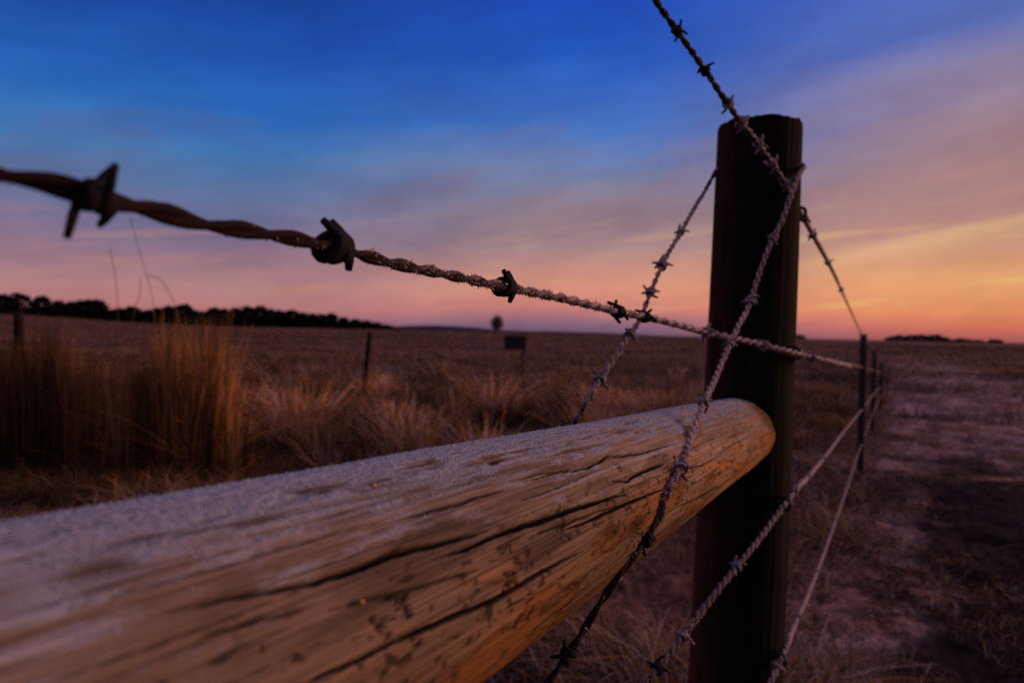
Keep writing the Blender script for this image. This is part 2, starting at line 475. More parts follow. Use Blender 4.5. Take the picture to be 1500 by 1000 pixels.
# short matted grass over the near ground (one uncountable mass)
def scatter(n, r1, r2, a1, a2, power=1.0):
    r = r1 * (r2 / r1) ** (rng.random(n) ** power)
    a = rng.uniform(a1, a2, n)
    return r * np.sin(a), r * np.cos(a), r
x, y, r = scatter(260000, 1.3, 30, -.82, .8, .9)
o_ = fence_off(x, y)
den = fbm(x * 1.6, y * 1.6, 4, 91)
keep = (den + rng.uniform(-.12, .12, len(x)) > np.where(o_ > .0, .47 + .20 * smooth(.1, .5, o_) * smooth(8, 6, r), .40)) 
x, y, r, o_, den = (v[keep] for v in (x, y, r, o_, den))
n = len(x)
hh = np.where(o_ > .1, rng.uniform(.02, .07, n), rng.uniform(.05, .19, n) * (.6 + 1.0 * smooth(.45, .7, den))) * (1 + smooth(6, 30, r) * .7)
base = np.stack([x, y, height(x, y) - .005], 1)
cc = tint(n, .34, .14) * np.where(o_ > .1, .62, .80)[:, None] * rng.choice([.4, .8, 1.2], n)[:, None]
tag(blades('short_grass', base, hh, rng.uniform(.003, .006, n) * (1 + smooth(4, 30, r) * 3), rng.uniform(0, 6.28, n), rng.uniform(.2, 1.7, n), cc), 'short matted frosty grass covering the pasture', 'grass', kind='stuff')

# taller dry grass in uneven tufts behind the rail
def tufts(cx, cy, n_each, rad, hmin, hmax, wdt, frost, orange, mul, leanmax=.7):
    X, Y, H, D, LN, Cc = [], [], [], [], [], []
    for i in range(len(cx)):
        k = max(4, int(n_each[i]))
        a = rng.uniform(0, 6.28, k); q = rad[i] * np.sqrt(rng.random(k))
        X.append(cx[i] + q * np.cos(a)); Y.append(cy[i] + q * np.sin(a))
        hs = rng.uniform(hmin[i], hmax[i]); H.append(hs * rng.uniform(.55, 1.1, k))
        wind = rng.uniform(0, 6.28)
        D.append(a + rng.normal(0, .5, k)); LN.append(rng.uniform(.05, leanmax, k) * (0.4 + q / rad[i]))
        Cc.append(tint(k, frost, orange) * mul * rng.choice([.25, .7, 1.4, 2.4]) * rng.uniform(.8, 1.2))
    X, Y, H, D, LN = map(np.concatenate, (X, Y, H, D, LN)); Cc = np.vstack(Cc)
    return X, Y, H, D, LN, Cc
N = 620
cx, cy = [], []
while len(cx) < N:
    yy = rng.uniform(4.6, 15); u = rng.uniform(-.62, .40); xx = u * yy
    of = fence_off(xx, yy)
    if of > -.35: continue
    # a belt of rank grass, then ragged rows fading into the field
    p = math.exp(-((yy - 6.9 - .8 * math.sin(xx * 1.3)) / 1.35) ** 2) + .12
    if yy < 5.7 and u > -.3: p *= .35
    if rng.random() < p * (.06 + 1.6 * float(smooth(.48, .58, fbm(np.array([xx * 1.1]), np.array([yy * 1.1]), 3, 66)[0]))): cx.append(xx); cy.append(yy)
cx = np.array(cx); cy = np.array(cy)
N2_ = 95
kx = []; ky = []
while len(kx) < N2_:
    yy = rng.uniform(5.4, 10.5); u = rng.uniform(-.44, .36); xx = u * yy
    if fence_off(xx, yy) < -.5 and float(fbm(np.array([xx * 1.2]), np.array([yy * 1.2]), 3, 266)[0]) > .49 and rng.random() < math.exp(-((yy - 6.9) / 1.5) ** 2) + .12: kx.append(xx); ky.append(yy)
big = tufts(np.array(kx), np.array(ky), rng.uniform(160, 340, N2_), rng.uniform(.10, .26, N2_), np.full(N2_, .28), np.full(N2_, .62), .004, .25, .30, .95, .9)
X, Y, H, D, LN, Cc = tufts(cx, cy, rng.uniform(50, 120, N), rng.uniform(.06, .20, N), np.full(N, .16), np.full(N, .52), .004, .30, .22, .60)
X, Y, H, D, LN = (np.concatenate([p_, q_]) for p_, q_ in zip((X, Y, H, D, LN), big[:5])); Cc = np.vstack([Cc, big[5]])
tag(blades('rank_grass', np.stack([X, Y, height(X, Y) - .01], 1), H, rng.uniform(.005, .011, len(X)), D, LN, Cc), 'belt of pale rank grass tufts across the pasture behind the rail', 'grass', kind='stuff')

# coarse far tufts to the horizon
x, y, r = scatter(90000, 11, 170, -.80, .80, .8)
den = fbm(x * .25, y * .6, 4, 191)
keep = den + rng.uniform(-.1, .1, len(x)) > .46
x, y, r, den = (v[keep] for v in (x, y, r, den)); n = len(x)
hh = rng.uniform(.06, .24, n) * (1 + .5 * smooth(20, 120, r))
cc = tint(n, .30, .08) * .42 * (.55 + .9 * smooth(.35, .65, fbm(x * .05, y * .16, 3, 301)))[:, None] * (.7 + .6 * vnoise(x * .3, y * .8, 12))[:, None]
tag(blades('field_grass', np.stack([x, y, height(x, y) - .02], 1), hh, .006 + r * .0009, rng.uniform(0, 6.28, n), rng.uniform(.1, .9, n), cc, segs=2), 'dry brown field grass stretching to the horizon', 'grass', kind='stuff')

# big tussocks in the middle distance right of the post
tx = []
for (px, py, rd, hm, k) in [(1185, 612, .55, .42, 2600), (1215, 625, .4, .3, 1400), (1180, 575, .7, .35, 1800), (1240, 560, .9, .35, 1500), (1130, 600, .6, .4, 1500)]:
    d = 1050 / (py - 498); p = at(px, py, d); tx.append((p[0], p[1], rd, hm, k))
X, Y, H, D, LN, Cc = tufts([t[0] for t in tx], [t[1] for t in tx], [t[4] for t in tx], [t[2] for t in tx], [t[3] * .7 for t in tx], [t[3] for t in tx], .004, .1, .3, .5, 1.1)
tag(blades('tussock_grass', np.stack([X, Y, height(X, Y) - .01], 1), H, rng.uniform(.004, .008, len(X)), D, LN, Cc), 'low brown tussocks beside the fence line beyond the thick post', 'grass', kind='stuff')

# tall orange stand at the left
n = 14000
px = np.where(rng.random(n) < .30, rng.uniform(170, 338, n), rng.uniform(-330, 335, n)); px = px + rng.normal(0, 10, n) + 6 * rng.standard_t(3, n)
d = rng.uniform(4.3, 6.0, n)
x = (px - 750) / F * d; y = d
hh = rng.uniform(.55, 1.12, n) * (1 - .22 * smooth(60, 180, px) * smooth(260, 200, px)) 
hh = hh * (.80 + .36 * vnoise(px / 30, d * 1.5, 14)) * np.where(px > 335, .7, 1)
leand = rng.uniform(0, 6.28, n); ln = np.abs(rng.normal(.04, .07, n)) + .015
br = rng.random(n) < .13; ln[br] = rng.uniform(.6, 1.3, br.sum()); hh[br] *= .7
cc = np.where(rng.random(n)[:, None] < .62, np.array([.55, .21, .06]), np.array([.42, .24, .12])) * rng.uniform(.22, .95, (n, 1)) * (.75 + .30 * smooth(60, 250, px))[:, None] * np.where(vnoise(px / 17, d * 0, 4) > .5, 1, .4)[:, None]
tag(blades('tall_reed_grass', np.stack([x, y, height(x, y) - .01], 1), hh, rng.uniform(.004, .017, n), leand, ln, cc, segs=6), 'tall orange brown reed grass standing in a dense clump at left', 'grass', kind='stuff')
# dark litter under it
n = 30000
px = rng.uniform(-300, 420, n); d = rng.uniform(3.9, 6.3, n); x = (px - 750) / F * d; y = d
cc = tint(n, .1, .3) * .42
tag(blades('grass_litter', np.stack([x, y, height(x, y) - .01], 1), rng.uniform(.08, .30, n), rng.uniform(.003, .006, n), rng.uniform(0, 6.28, n), rng.uniform(.4, 2, n), cc), 'dark fallen grass litter at the foot of the reed clump', 'grass', kind='stuff')

# thin lone stalks above the skyline
ST = simple_mat('grass stalk', (.10, .065, .05), (.19, .12, .09), 40, .9, .05)
for i, (pb, tops, lab) in enumerate([((228, 560), [(222, 430), (205, 370), (190, 318)], 'tallest thin grass stalk leaning left against the sky'),
                          ((168, 560), [(172, 440), (168, 400), (161, 364)], 'thin upright grass stalk left of the tallest stalk'),
                          ((196, 560), [(198, 450), (205, 430), (206, 408)], 'short thin grass stalk between the taller stalks'),
                          ((268, 560), [(262, 470), (248, 430), (232, 408), (222, 405)], 'thin grass stalk bending over to the left, right of the tallest stalk')]):
    d0 = 4.6
    pts = [at(pb[0] + 3, 700, d0), at(*pb, d0)] + [at(a_, b_, d0) for a_, b_ in tops]
    P = catmull(pts, .03); P[0, 2] = float(height(P[0, 0], P[0, 1])) - .02
    rad = np.linspace(.0035, .0016, len(P))
    v, f = tube(P - P[0], rad, 5)
    # drooping seed head
    parts = [(v, f)]
    for k in range(26):
        q = P[-1 - int(k * .35)] - P[0]; a_ = random.uniform(0, 6.28)
        e = q + np.array([math.cos(a_) * .012, math.sin(a_) * .012, random.uniform(-.01, .022)])
        parts.append(tube([q, e], [.0012, .0005], 3, False))
    v, f = merge(parts)
    tag(mesh_np('grass_stalk', v, f, ST, loc=P[0]), lab, 'grass stalk', 'lone grass stalks above the skyline')

# ------------------------------------------------------------------ trees
def crown_mesh(seed, hgt, wid, pine=True, leaf=.5, n=1500, tone=(.022, .026, .020)):
    r_ = np.random.default_rng(seed)
    lobes = [(0, 0, hgt * .60, wid * .40), (0, 0, hgt * .42, wid * .47), (0, 0, hgt * .25, wid * .42), (0, 0, hgt * .80, wid * .27)]
    for k in range(9):
        zz = hgt * r_.uniform(.15, .8); mx = wid * .48 * math.sqrt(max(.05, 1 - abs((zz / hgt - .42) / .58) ** 2))
        a = r_.uniform(0, 6.28); q = mx * r_.uniform(.4, .75)
        lobes.append((q * math.cos(a), q * math.sin(a), zz, mx * r_.uniform(.35, .5)))
    V = []; Cc = []
    per = n // len(lobes)
    for lx, ly, lz, lr in lobes:
        d = r_.normal(size=(per, 3)); d /= np.linalg.norm(d, axis=1)[:, None]
        rad = lr * (r_.uniform(.45, 1.08, per) ** .6 + (r_.random(per) < .10) * r_.uniform(0, .35, per))
        c = np.array([lx, ly, lz]) + d * rad[:, None] * [1, 1, .85]
        a = r_.normal(size=(per, 3)); a /= np.linalg.norm(a, axis=1)[:, None]
        b = np.cross(a, r_.normal(size=(per, 3))); b /= np.linalg.norm(b, axis=1)[:, None]
        s = leaf * r_.uniform(.5, 1.1, (per, 1))
        V.append(np.stack([c - a * s, c + b * s * .5, c + a * s, c - b * s * .5], 1))
        sh = r_.uniform(.5, 1.3) * r_.uniform(.6, 1.3, (per, 1)) * np.ones((1, 4))
        Cc.append(sh[..., None] * np.array(tone))
    V = np.concatenate(V).reshape(-1, 3); V[:, 2] = np.maximum(V[:, 2], .02 * hgt)
    return V, np.arange(len(V)).reshape(-1, 4), np.concatenate(Cc).reshape(-1, 3)

def trunk_mesh(seed, hgt, limbs=7, r=.16):
    r_ = np.random.default_rng(seed)
    zs = np.linspace(-.3, hgt * .9, 9)
    P = np.stack([np.cumsum(r_.normal(0, .03, 9)), np.cumsum(r_.normal(0, .03, 9)), zs], 1)
    parts = [tube(P, np.linspace(r, r * .2, 9), 7)]
    for k in range(limbs):
        z = hgt * r_.uniform(.2, .8); i = np.interp(z, zs, np.arange(9)); p = np.array([np.interp(i, np.arange(9), P[:, j]) for j in range(3)])
        a = r_.uniform(0, 6.28); l = hgt * .22 * (1.1 - z / hgt)
        q = p + np.array([math.cos(a) * l, math.sin(a) * l, l * .5])
        parts.append(tube([p, (p + q) / 2 + [0, 0, -.05], q], [r * .4, r * .25, r * .1], 5))
    return merge(parts)

TREE_D = 200.0
# tops read along the row: (x, y) of each crown top; kinds share meshes
tops = [(-16, 431), (3, 429), (25, 427), (61, 431), (86, 438), (104, 440), (118, 438), (131, 437), (143, 436.5), (160, 452), (176, 450), (192, 447), (205, 453), (218, 452),
        (231, 449), (247, 446), (270, 443.5), (283, 452), (297, 454), (313, 448), (328, 450), (345, 448.5), (362, 446.5), (381, 445.5), (395, 450), (408, 452), (427, 452), (442, 456),
        (457, 457), (471, 458), (485, 457), (503, 463), (520, 466), (537, 468), (551, 471), (565, 475), (579, 478)]
n_t = len(tops)
protos = []
for k in range(5):
    cv = crown_mesh(100 + k, 6.0, 3.6 + .3 * (k % 3), leaf=.40, n=2100)
    tv = trunk_mesh(200 + k, 6.0)
    protos.append((cv, tv))
proto_me = []
def horizon_y(px): return 487 + .02 * (px - 750)
ORD = ['first', 'second', 'third', 'fourth', 'fifth', 'sixth', 'seventh', 'eighth', 'ninth', 'tenth', 'eleventh', 'twelfth', 'thirteenth', 'fourteenth', 'fifteenth',
       'sixteenth', 'seventeenth', 'eighteenth', 'nineteenth', 'twentieth']
for i, (px, py) in enumerate(tops):
    D_ = TREE_D * (1 + .04 * math.sin(i * 2.3))
    p = at(px, horizon_y(px), D_)
    gz = float(height(p[0], p[1]))
    top = at(px, py, D_)
    H_ = top[2] - gz
    k = i % 5
    root = empty('pine_tree', (p[0], p[1], gz))
    if k >= len(proto_me):
        cv, tv = protos[k]
        tr = mesh_np('trunk', tv[0], tv[1], MAT_BARK, parent=root)
        cr = mesh_np('crown', cv[0], cv[1], MAT_PINE, parent=root, colors=cv[2], smooth_shade=False)
        proto_me.append((tr, cr))
    else:
        for s_ in proto_me[k]:
            c_ = s_.copy(); col.objects.link(c_); c_.parent = root
    wpx = 31 if i in (0, 1, 2, 3, 8, 16, 23) else 23
    sx = (wpx * D_ / 1000 / 3.6) * random.uniform(.95, 1.2) * (1 if px < 500 else .8)
    root.scale = (sx, sx, H_ / 6.0)
    root.rotation_euler = (0, 0, random.uniform(0, 6.28))
    if i == 0: lab = 'dark pine at the far left end of the tree row, half outside the picture'
    elif i == 2: lab = 'tall dark pine directly above the thick fence post at far left'
    elif i == 16: lab = 'tall round pine standing out of the row near the gap right of the grass stalks'
    elif i == n_t - 1: lab = 'smallest and lowest dark tree at the right tapering end of the tree row'
    elif i < n_t / 2: lab = 'dark pine silhouette in the distant row, ' + ORD[i] + ' from its left end'
    else: lab = 'dark pine silhouette in the distant row, ' + ORD[n_t - 1 - i] + ' from its low right end'
    tag(root, lab, 'tree', 'pine trees in the distant row')

# fill of low dark growth between the trunks of the row
x = []; 
n = 16000
px = rng.uniform(-60, 575, n); 
D_ = rng.uniform(TREE_D * 1.0, TREE_D * 1.05, n)
gx = (px - 750) / F * D_; gy = D_
hh = np.interp(px, [-60, 150, 155, 250, 400, 500, 575], [2.6, 2.6, 1.6, 2.2, 3.2, 2.4, 1.0]) * rng.uniform(-.12, 1.0, n)
zc = height(gx, gy) + hh
a_ = rng.normal(size=(n, 3)); a_ /= np.linalg.norm(a_, axis=1)[:, None]; b_ = np.cross(a_, rng.normal(size=(n, 3))); b_ /= np.linalg.norm(b_, axis=1)[:, None]
c0 = np.stack([gx, gy, zc], 1); s_ = rng.uniform(.3, .7, (n, 1))
V = np.stack([c0 - a_ * s_, c0 + b_ * s_ * .6, c0 + a_ * s_, c0 - b_ * s_ * .6], 1).reshape(-1, 3)
tag(mesh_np('undergrowth', V, np.arange(len(V)).reshape(-1, 4), MAT_PINE, colors=np.repeat(np.array([[.016, .018, .016]]) * rng.uniform(.5, 1.3, (n, 1)), 4, 0), smooth_shade=False),
    'dark undergrowth filling the foot of the distant pine row', 'undergrowth', kind='stuff')

# distant woods at the right horizon and a pale bare tree in the middle
def wood(name, spans, dist, label, tone):
    VV = []; CC = []
    for (x0, x1, y0) in spans:
        k = int((x1 - x0) * 26)
        px = rng.uniform(x0, x1, k)
        yb = horizon_y(px) + 1
        yt = y0 + 3.0 * (vnoise(px * .12, px * 0, 3)) + 5 * (np.abs((px - (x0 + x1) / 2) / ((x1 - x0) / 2)) ** 5)
        py = yb + (yt - yb) * rng.random(k)
        D_ = dist * rng.uniform(1, 1.04, k)
        c0 = CP + D_[:, None] * (fw + CR * ((px - 750) / F)[:, None] + CU * ((500 - py) / F)[:, None])
        a_ = rng.normal(size=(k, 3)); a_ /= np.linalg.norm(a_, axis=1)[:, None]; b_ = np.cross(a_, rng.normal(size=(k, 3))); b_ /= np.linalg.norm(b_, axis=1)[:, None]
        s_ = rng.uniform(.8, 1.7, (k, 1)) * dist / 900
        VV.append(np.stack([c0 - a_ * s_, c0 + b_ * s_ * .6, c0 + a_ * s_, c0 - b_ * s_ * .6], 1).reshape(-1, 3))
        CC.append(np.repeat(np.array([tone]) * rng.uniform(.7, 1.2, (k, 1)), 4, 0))
    V = np.vstack(VV)
    tag(mesh_np(name, V, np.arange(len(V)).reshape(-1, 4), MAT_PINE, colors=np.vstack(CC), smooth_shade=False), label, 'wood', kind='stuff')
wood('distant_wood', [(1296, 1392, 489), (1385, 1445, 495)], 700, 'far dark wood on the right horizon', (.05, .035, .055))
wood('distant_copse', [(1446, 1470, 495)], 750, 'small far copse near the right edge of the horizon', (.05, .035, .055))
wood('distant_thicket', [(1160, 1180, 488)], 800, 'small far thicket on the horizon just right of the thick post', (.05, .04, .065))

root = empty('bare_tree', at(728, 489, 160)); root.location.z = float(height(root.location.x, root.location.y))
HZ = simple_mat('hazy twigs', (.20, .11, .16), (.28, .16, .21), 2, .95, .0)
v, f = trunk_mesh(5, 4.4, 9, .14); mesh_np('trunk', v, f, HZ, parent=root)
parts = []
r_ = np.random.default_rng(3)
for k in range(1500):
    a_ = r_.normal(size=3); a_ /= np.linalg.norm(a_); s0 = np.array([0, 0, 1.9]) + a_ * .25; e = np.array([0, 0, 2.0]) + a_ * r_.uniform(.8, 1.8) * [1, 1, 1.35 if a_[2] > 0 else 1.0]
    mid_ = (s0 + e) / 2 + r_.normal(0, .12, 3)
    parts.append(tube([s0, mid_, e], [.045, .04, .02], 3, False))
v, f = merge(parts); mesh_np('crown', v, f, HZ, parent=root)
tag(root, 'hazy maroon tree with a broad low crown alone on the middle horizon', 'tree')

# ------------------------------------------------------------------ main post
root = empty('wooden_post', (0, 0, 0))
bot_c = at(1076, 1000, 1.05); top_c = at(1113, 187, 1.05)
ax = (top_c - bot_c); axn = ax / np.linalg.norm(ax)
g = bot_c.copy(); g = bot_c + axn * ((-.25 - bot_c[2]) / axn[2])
root.location = g
L_ = np.linalg.norm(top_c - g)
nz_, nt_ = 520, 220
zz = np.linspace(0, L_, nz_); th = np.linspace(0, 2 * np.pi, nt_, endpoint=False)
ZZ, TT = np.meshgrid(zz, th, indexing='ij')
rad = np.interp(ZZ, [0, L_ - .85, L_], [.0725, .0690, .0612])
gr = (fbm(TT * 11, ZZ * 3.0, 4, 71) - .5) * .0026
ck = -.004 * np.exp(-((TT - 5.35 - .05 * np.sin(ZZ * 7)) / .018) ** 2) - .005 * np.exp(-((TT - 4.4 - .04 * np.sin(ZZ * 5 + 1)) / .02) ** 2) - .004 * np.exp(-((TT - 3.9 + .05 * np.sin(ZZ * 4)) / .015) ** 2) * smooth(L_ - .6, L_ - .3, ZZ)
lowf = (fbm(TT / 6.28318 * 4, ZZ * 3, 3, 73) - .5) * .005
edge = 1 - .012 * smooth(L_ - .007, L_, ZZ) ** 2
rr_ = (rad + gr * (np.minimum(TT, 2*np.pi - TT) > .1) + ck + lowf * np.minimum(1, np.minimum(TT, 2 * np.pi - TT))) * edge
e1 = np.cross(axn, [0, 1, 0]); e1 /= np.linalg.norm(e1)      # points to +x
e2 = np.cross(axn, e1)                                          # points to +y (away)
V = ZZ[..., None] * axn + rr_[..., None] * (np.cos(TT)[..., None] * e1 + np.sin(TT)[..., None] * e2)
rimz = (fbm(TT * 5, TT * 0 + 2, 3, 3) - .5) * .006
V[-1] += (rimz[-1] )[:, None] * axn
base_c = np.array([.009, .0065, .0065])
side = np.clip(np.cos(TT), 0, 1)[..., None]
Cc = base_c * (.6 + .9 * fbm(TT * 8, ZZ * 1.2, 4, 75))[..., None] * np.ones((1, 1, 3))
Cc = Cc + np.array([.12, .030, .017]) * side ** 3.5 * (.3 + 1.0 * fbm(TT * 14, ZZ * .8, 3, 76))[..., None] * (1 - .35 * smooth(L_ - .5, L_ - .1, ZZ))[..., None]  # right side painted browner, partly wear, partly the warm light on it
# frost dust on the front left flank near the top
Vf = V.reshape(-1, 3); nb = len(Vf)
caps = []
for k, (f_, h_) in enumerate([(.985, .0012), (.7, .004), (.35, .006), (.02, .007)]):
    ring = L_ * axn + (V[-1] - L_ * axn) * f_ + axn * (h_ + (fbm(th * 3, th * 0 + k, 2, 5) - .5)[:, None] * .004)
    caps.append(ring)
Vf = np.vstack([Vf] + caps)
Cc = np.vstack([Cc.reshape(-1, 3), np.tile(np.array([[.10, .08, .09]]), (4 * nt_, 1))])
j = np.arange(nt_)
fs = [grid_faces(nz_ + 4, nt_, True)]
Vf = np.vstack([Vf, (L_ + .007) * axn]); Cc = np.vstack([Cc, [[.08, .07, .08]]])
last = (nz_ + 3) * nt_
fs.append(np.stack([last + j, last + (j + 1) % nt_, np.full(nt_, len(Vf) - 1)], 1))
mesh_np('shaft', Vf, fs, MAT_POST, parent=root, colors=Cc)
tag(root, 'thick dark round wooden fence post carrying the rail end and wires', 'fence post')
POST = root; POST_G = g

def post_axis_at(z):
    return g + axn * ((z - g[2]) / axn[2])
def staple(p, name='staple'):
    """U staple driven in at world point p, pointing away from the post axis"""
    c = post_axis_at(p[2]); o = p - c; o[2] = 0; o /= np.linalg.norm(o)
    up = np.array([0, 0, 1.0])
    pts = []
    for t in np.linspace(0, 1, 17):
        a = math.pi * t
        pts.append(p + up * (.0078 * math.cos(a)) + o * (.002 + .0062 * math.sin(a)))
    pts = [p + up * .0078 - o * .02] + pts + [p - up * .0078 - o * .02]
    v, f = tube(np.array(pts) - g, .0026, 8)
    mesh_np(name, v, f, MAT_STAPLE, parent=POST)

# ------------------------------------------------------------------ rail (round wooden pole)
RA = at(1091.7, 629.3, 1.05)
rd = -np.array([.587, 1, -.0218]); rd /= np.linalg.norm(rd)     # runs back towards and past the camera
R0, RK = .04945, .01521
up = np.array([0, 0, 1.0]); ru = up - rd * (up @ rd); ru /= np.linalg.norm(ru)
rs = np.cross(ru, rd)
if rs[0] < 0: rs = -rs                                          # side facing the lane / camera
def rail_pt(t, th, extra=0):
    r = R0 + RK * np.minimum(t, 1.6) + extra
    return RA + t[..., None] * rd + r[..., None] * (np.cos(th)[..., None] * ru + np.sin(th)[..., None] * rs)
# lookup from picture position to (t, theta) on the pole
lt, lth = np.meshgrid(np.linspace(-.02, 1.02, 700), np.linspace(-.6, 2.8, 420), indexing='ij')
LP = rail_pt(lt, lth)
ln_ = np.cos(lth)[..., None] * ru + np.sin(lth)[..., None] * rs
vis = ((CP - LP) * ln_).sum(-1) > 0
lx, ly, lz = project(LP)
lx[~vis] = 1e9; lx[lz < .03] = 1e9
def pick(px, py):
    k = np.argmin((lx - px) ** 2 + (ly - py) ** 2)
    return lt.ravel()[k], lth.ravel()[k], lz.ravel()[k]
ts = np.concatenate([np.linspace(-.05, .55, 620, endpoint=False), np.linspace(.55, 1.0, 300, endpoint=False), np.linspace(1.0, 2.3, 80)])
tts = np.concatenate([np.linspace(-.75, 2.75, 470, endpoint=False), np.linspace(2.75, 2 * np.pi - .75, 60, endpoint=False)])
T, TH = np.meshgrid(ts, tts, indexing='ij')
ARC = TH * .055
disp = (fbm(T * 4, TH * 1.2, 3, 1) - .5) * .004 * np.clip(1, 0, 1)
fib = .55 * fbm(T * 1.8, ARC * 480, 3, 2) + .45 * fbm(T * 5, ARC * 1300, 3, 6)
disp += (fib - .5) * .0007
seamfade = np.minimum(1, np.minimum(TH + .75, 2 * np.pi - .75 - TH) * 4)
disp *= seamfade
# colour fields
bigv = fbm(T * 5 + 9, ARC * 40, 4, 5)
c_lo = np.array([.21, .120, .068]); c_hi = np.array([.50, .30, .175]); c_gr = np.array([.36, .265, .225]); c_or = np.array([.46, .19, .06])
COL = c_lo + (c_hi - c_lo) * np.clip(.5 + 1.6 * (fib - .5) + 1.3 * (bigv - .5), 0, 1)[..., None]
greyw = smooth(2.0, .85, TH + (bigv - .5) * .8)[..., None] * .75
COL = COL * (1 - greyw) + (c_gr * (.7 + .6 * fib[..., None])) * greyw
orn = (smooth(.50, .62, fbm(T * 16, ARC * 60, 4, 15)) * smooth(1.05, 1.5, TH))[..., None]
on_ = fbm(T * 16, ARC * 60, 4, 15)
COL = COL * (1 - .8 * orn) + c_or * .8 * orn  # orange kept to the lower side: rusty patches plus painted warm reflection
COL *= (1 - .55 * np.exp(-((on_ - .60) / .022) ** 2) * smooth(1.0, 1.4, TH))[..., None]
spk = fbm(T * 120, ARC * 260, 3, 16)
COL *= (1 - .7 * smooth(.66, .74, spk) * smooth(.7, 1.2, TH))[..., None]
st1 = smooth(.52, .72, fbm(T * 14, ARC * 70, 4, 61)) * .45 + smooth(.45, .7, fbm(T * 5, ARC * 26, 3, 62)) * .45
COL *= (1 - np.clip(st1, 0, .8) * (.55 + .45 * smooth(.2, .7, T)))[..., None]
COL *= (.50 + 1.0 * fbm(T * 16, ARC * 1500, 3, 63))[..., None]
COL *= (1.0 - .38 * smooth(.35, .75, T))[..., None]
DK = np.zeros_like(T)
def stroke(pts_tt, wid, depth, darkw=1.0, jit=.0006, seed=0, taper=True):
    """groove along a polyline of (t, theta)"""
    global disp, DK
    P = np.array(pts_tt, float); P[:, 1] *= .055
    wid = wid * .60; depth = depth * 1.1
    # densify with a little wander
    seg = np.r_[0, np.cumsum(np.linalg.norm(np.diff(P, axis=0), axis=1))]
    n = max(6, int(seg[-1] / .0013))
    s = np.linspace(0, seg[-1], n)
    Q = np.stack([np.interp(s, seg, P[:, 0]), np.interp(s, seg, P[:, 1])], 1)
    Q[:, 1] += (fbm(s * 70, s * 0 + seed, 3, seed) - .5) * jit * 2.4
    ww = wid * (.7 + .5 * vnoise(s * 60, s * 0 + seed * 3.1, seed)) * (np.sin(np.pi * np.clip(s / seg[-1], .02, .98)) ** .5 if taper else 1)
    i0 = np.searchsorted(ts, Q[:, 0].min() - .01); i1 = np.searchsorted(ts, Q[:, 0].max() + .01)
    j0 = np.searchsorted(tts, Q[:, 1].min() / .055 - .2); j1 = np.searchsorted(tts, Q[:, 1].max() / .055 + .2)
    if i1 <= i0 or j1 <= j0: return
    tt = T[i0:i1, j0:j1]; aa_ = ARC[i0:i1, j0:j1]
    best = np.full(tt.shape, 9.0); bw = np.full(tt.shape, 1e-4)
    for k in range(n):
        dd = np.hypot((tt - Q[k, 0]) * .55, aa_ - Q[k, 1])
        m_ = dd / ww[k] < best / bw
        best = np.where(m_, dd, best); bw = np.where(m_, ww[k], bw)
    g_ = np.exp(-(best / bw) ** 2); g2_ = np.exp(-(best / bw / 1.35) ** 6)
    disp[i0:i1, j0:j1] -= depth * g_
    DK[i0:i1, j0:j1] = np.maximum(DK[i0:i1, j0:j1], darkw * g2_)
def pxstroke(pts, wid, depth, darkw=1.0, seed=0, zoomed=True):
    q = []
    for a_, b_ in pts:
        if zoomed: a_, b_ = 400 + a_ / 2.5, 600 + b_ / 2.5
        t_, h_, _ = pick(a_, b_)
        q.append((t_, h_))
    stroke(q, wid, depth, darkw, seed=seed)
pxstroke([(-420, 742), (-180, 700), (0, 668), (130, 636), (300, 582), (400, 545), (560, 503), (740, 455), (800, 436)], .0014, .005, 1, 1)
pxstroke([(620, 540), (720, 503), (840, 450), (1000, 400), (1140, 352), (1240, 322), (1290, 312)], .0016, .005, 1, 2)
pxstroke([(1060, 440), (1130, 420), (1280, 352), (1400, 300), (1440, 288)], .0014, .004, 1, 3)
pxstroke([(1230, 258), (1300, 262), (1340, 235), (1440, 195)], .0013, .004, 1, 4)
pxstroke([(860, 262), (1000, 232), (1150, 215), (1230, 168), (1270, 172), (1350, 158), (1480, 122)], .0012, .003, .9, 5)
pxstroke([(450, 402), (650, 350), (850, 292)], .0011, .002, .85, 6)
pxstroke([(60, 1030), (140, 1000), (350, 905), (460, 852), (560, 800), (700, 745), (850, 680), (980, 598), (1130, 522)], .0015, .005, 1, 7)
pxstroke([(1400, 405), (1440, 375), (1590, 300), (1700, 245), (1790, 190)], .0014, .004, 1, 8)
pxstroke([(780, 198), (812, 188), (850, 184), (880, 181)], .0016, .002, .9, 9)
pxstroke([(780, 196), (800, 200), (822, 196)], .0014, .002, .9, 10)
pxstroke([(560, 300), (700, 270), (840, 240)], .0006, .0015, .6, 11)
pxstroke([(1490, 225), (1560, 205), (1590, 200)], .0008, .003, .9, 12)
pxstroke([(900, 330), (1000, 300), (1110, 262)], .0010, .0018, .7, 13)
pxstroke([(200, 740), (400, 690), (600, 630), (760, 580)], .0011, .002, .55, 14)
pxstroke([(930, 470), (1080, 415), (1200, 372), (1290, 345)], .0010, .002, .8, 15)
pxstroke([(-300, 830), (0, 760), (150, 720)], .0010, .003, .6, 16)
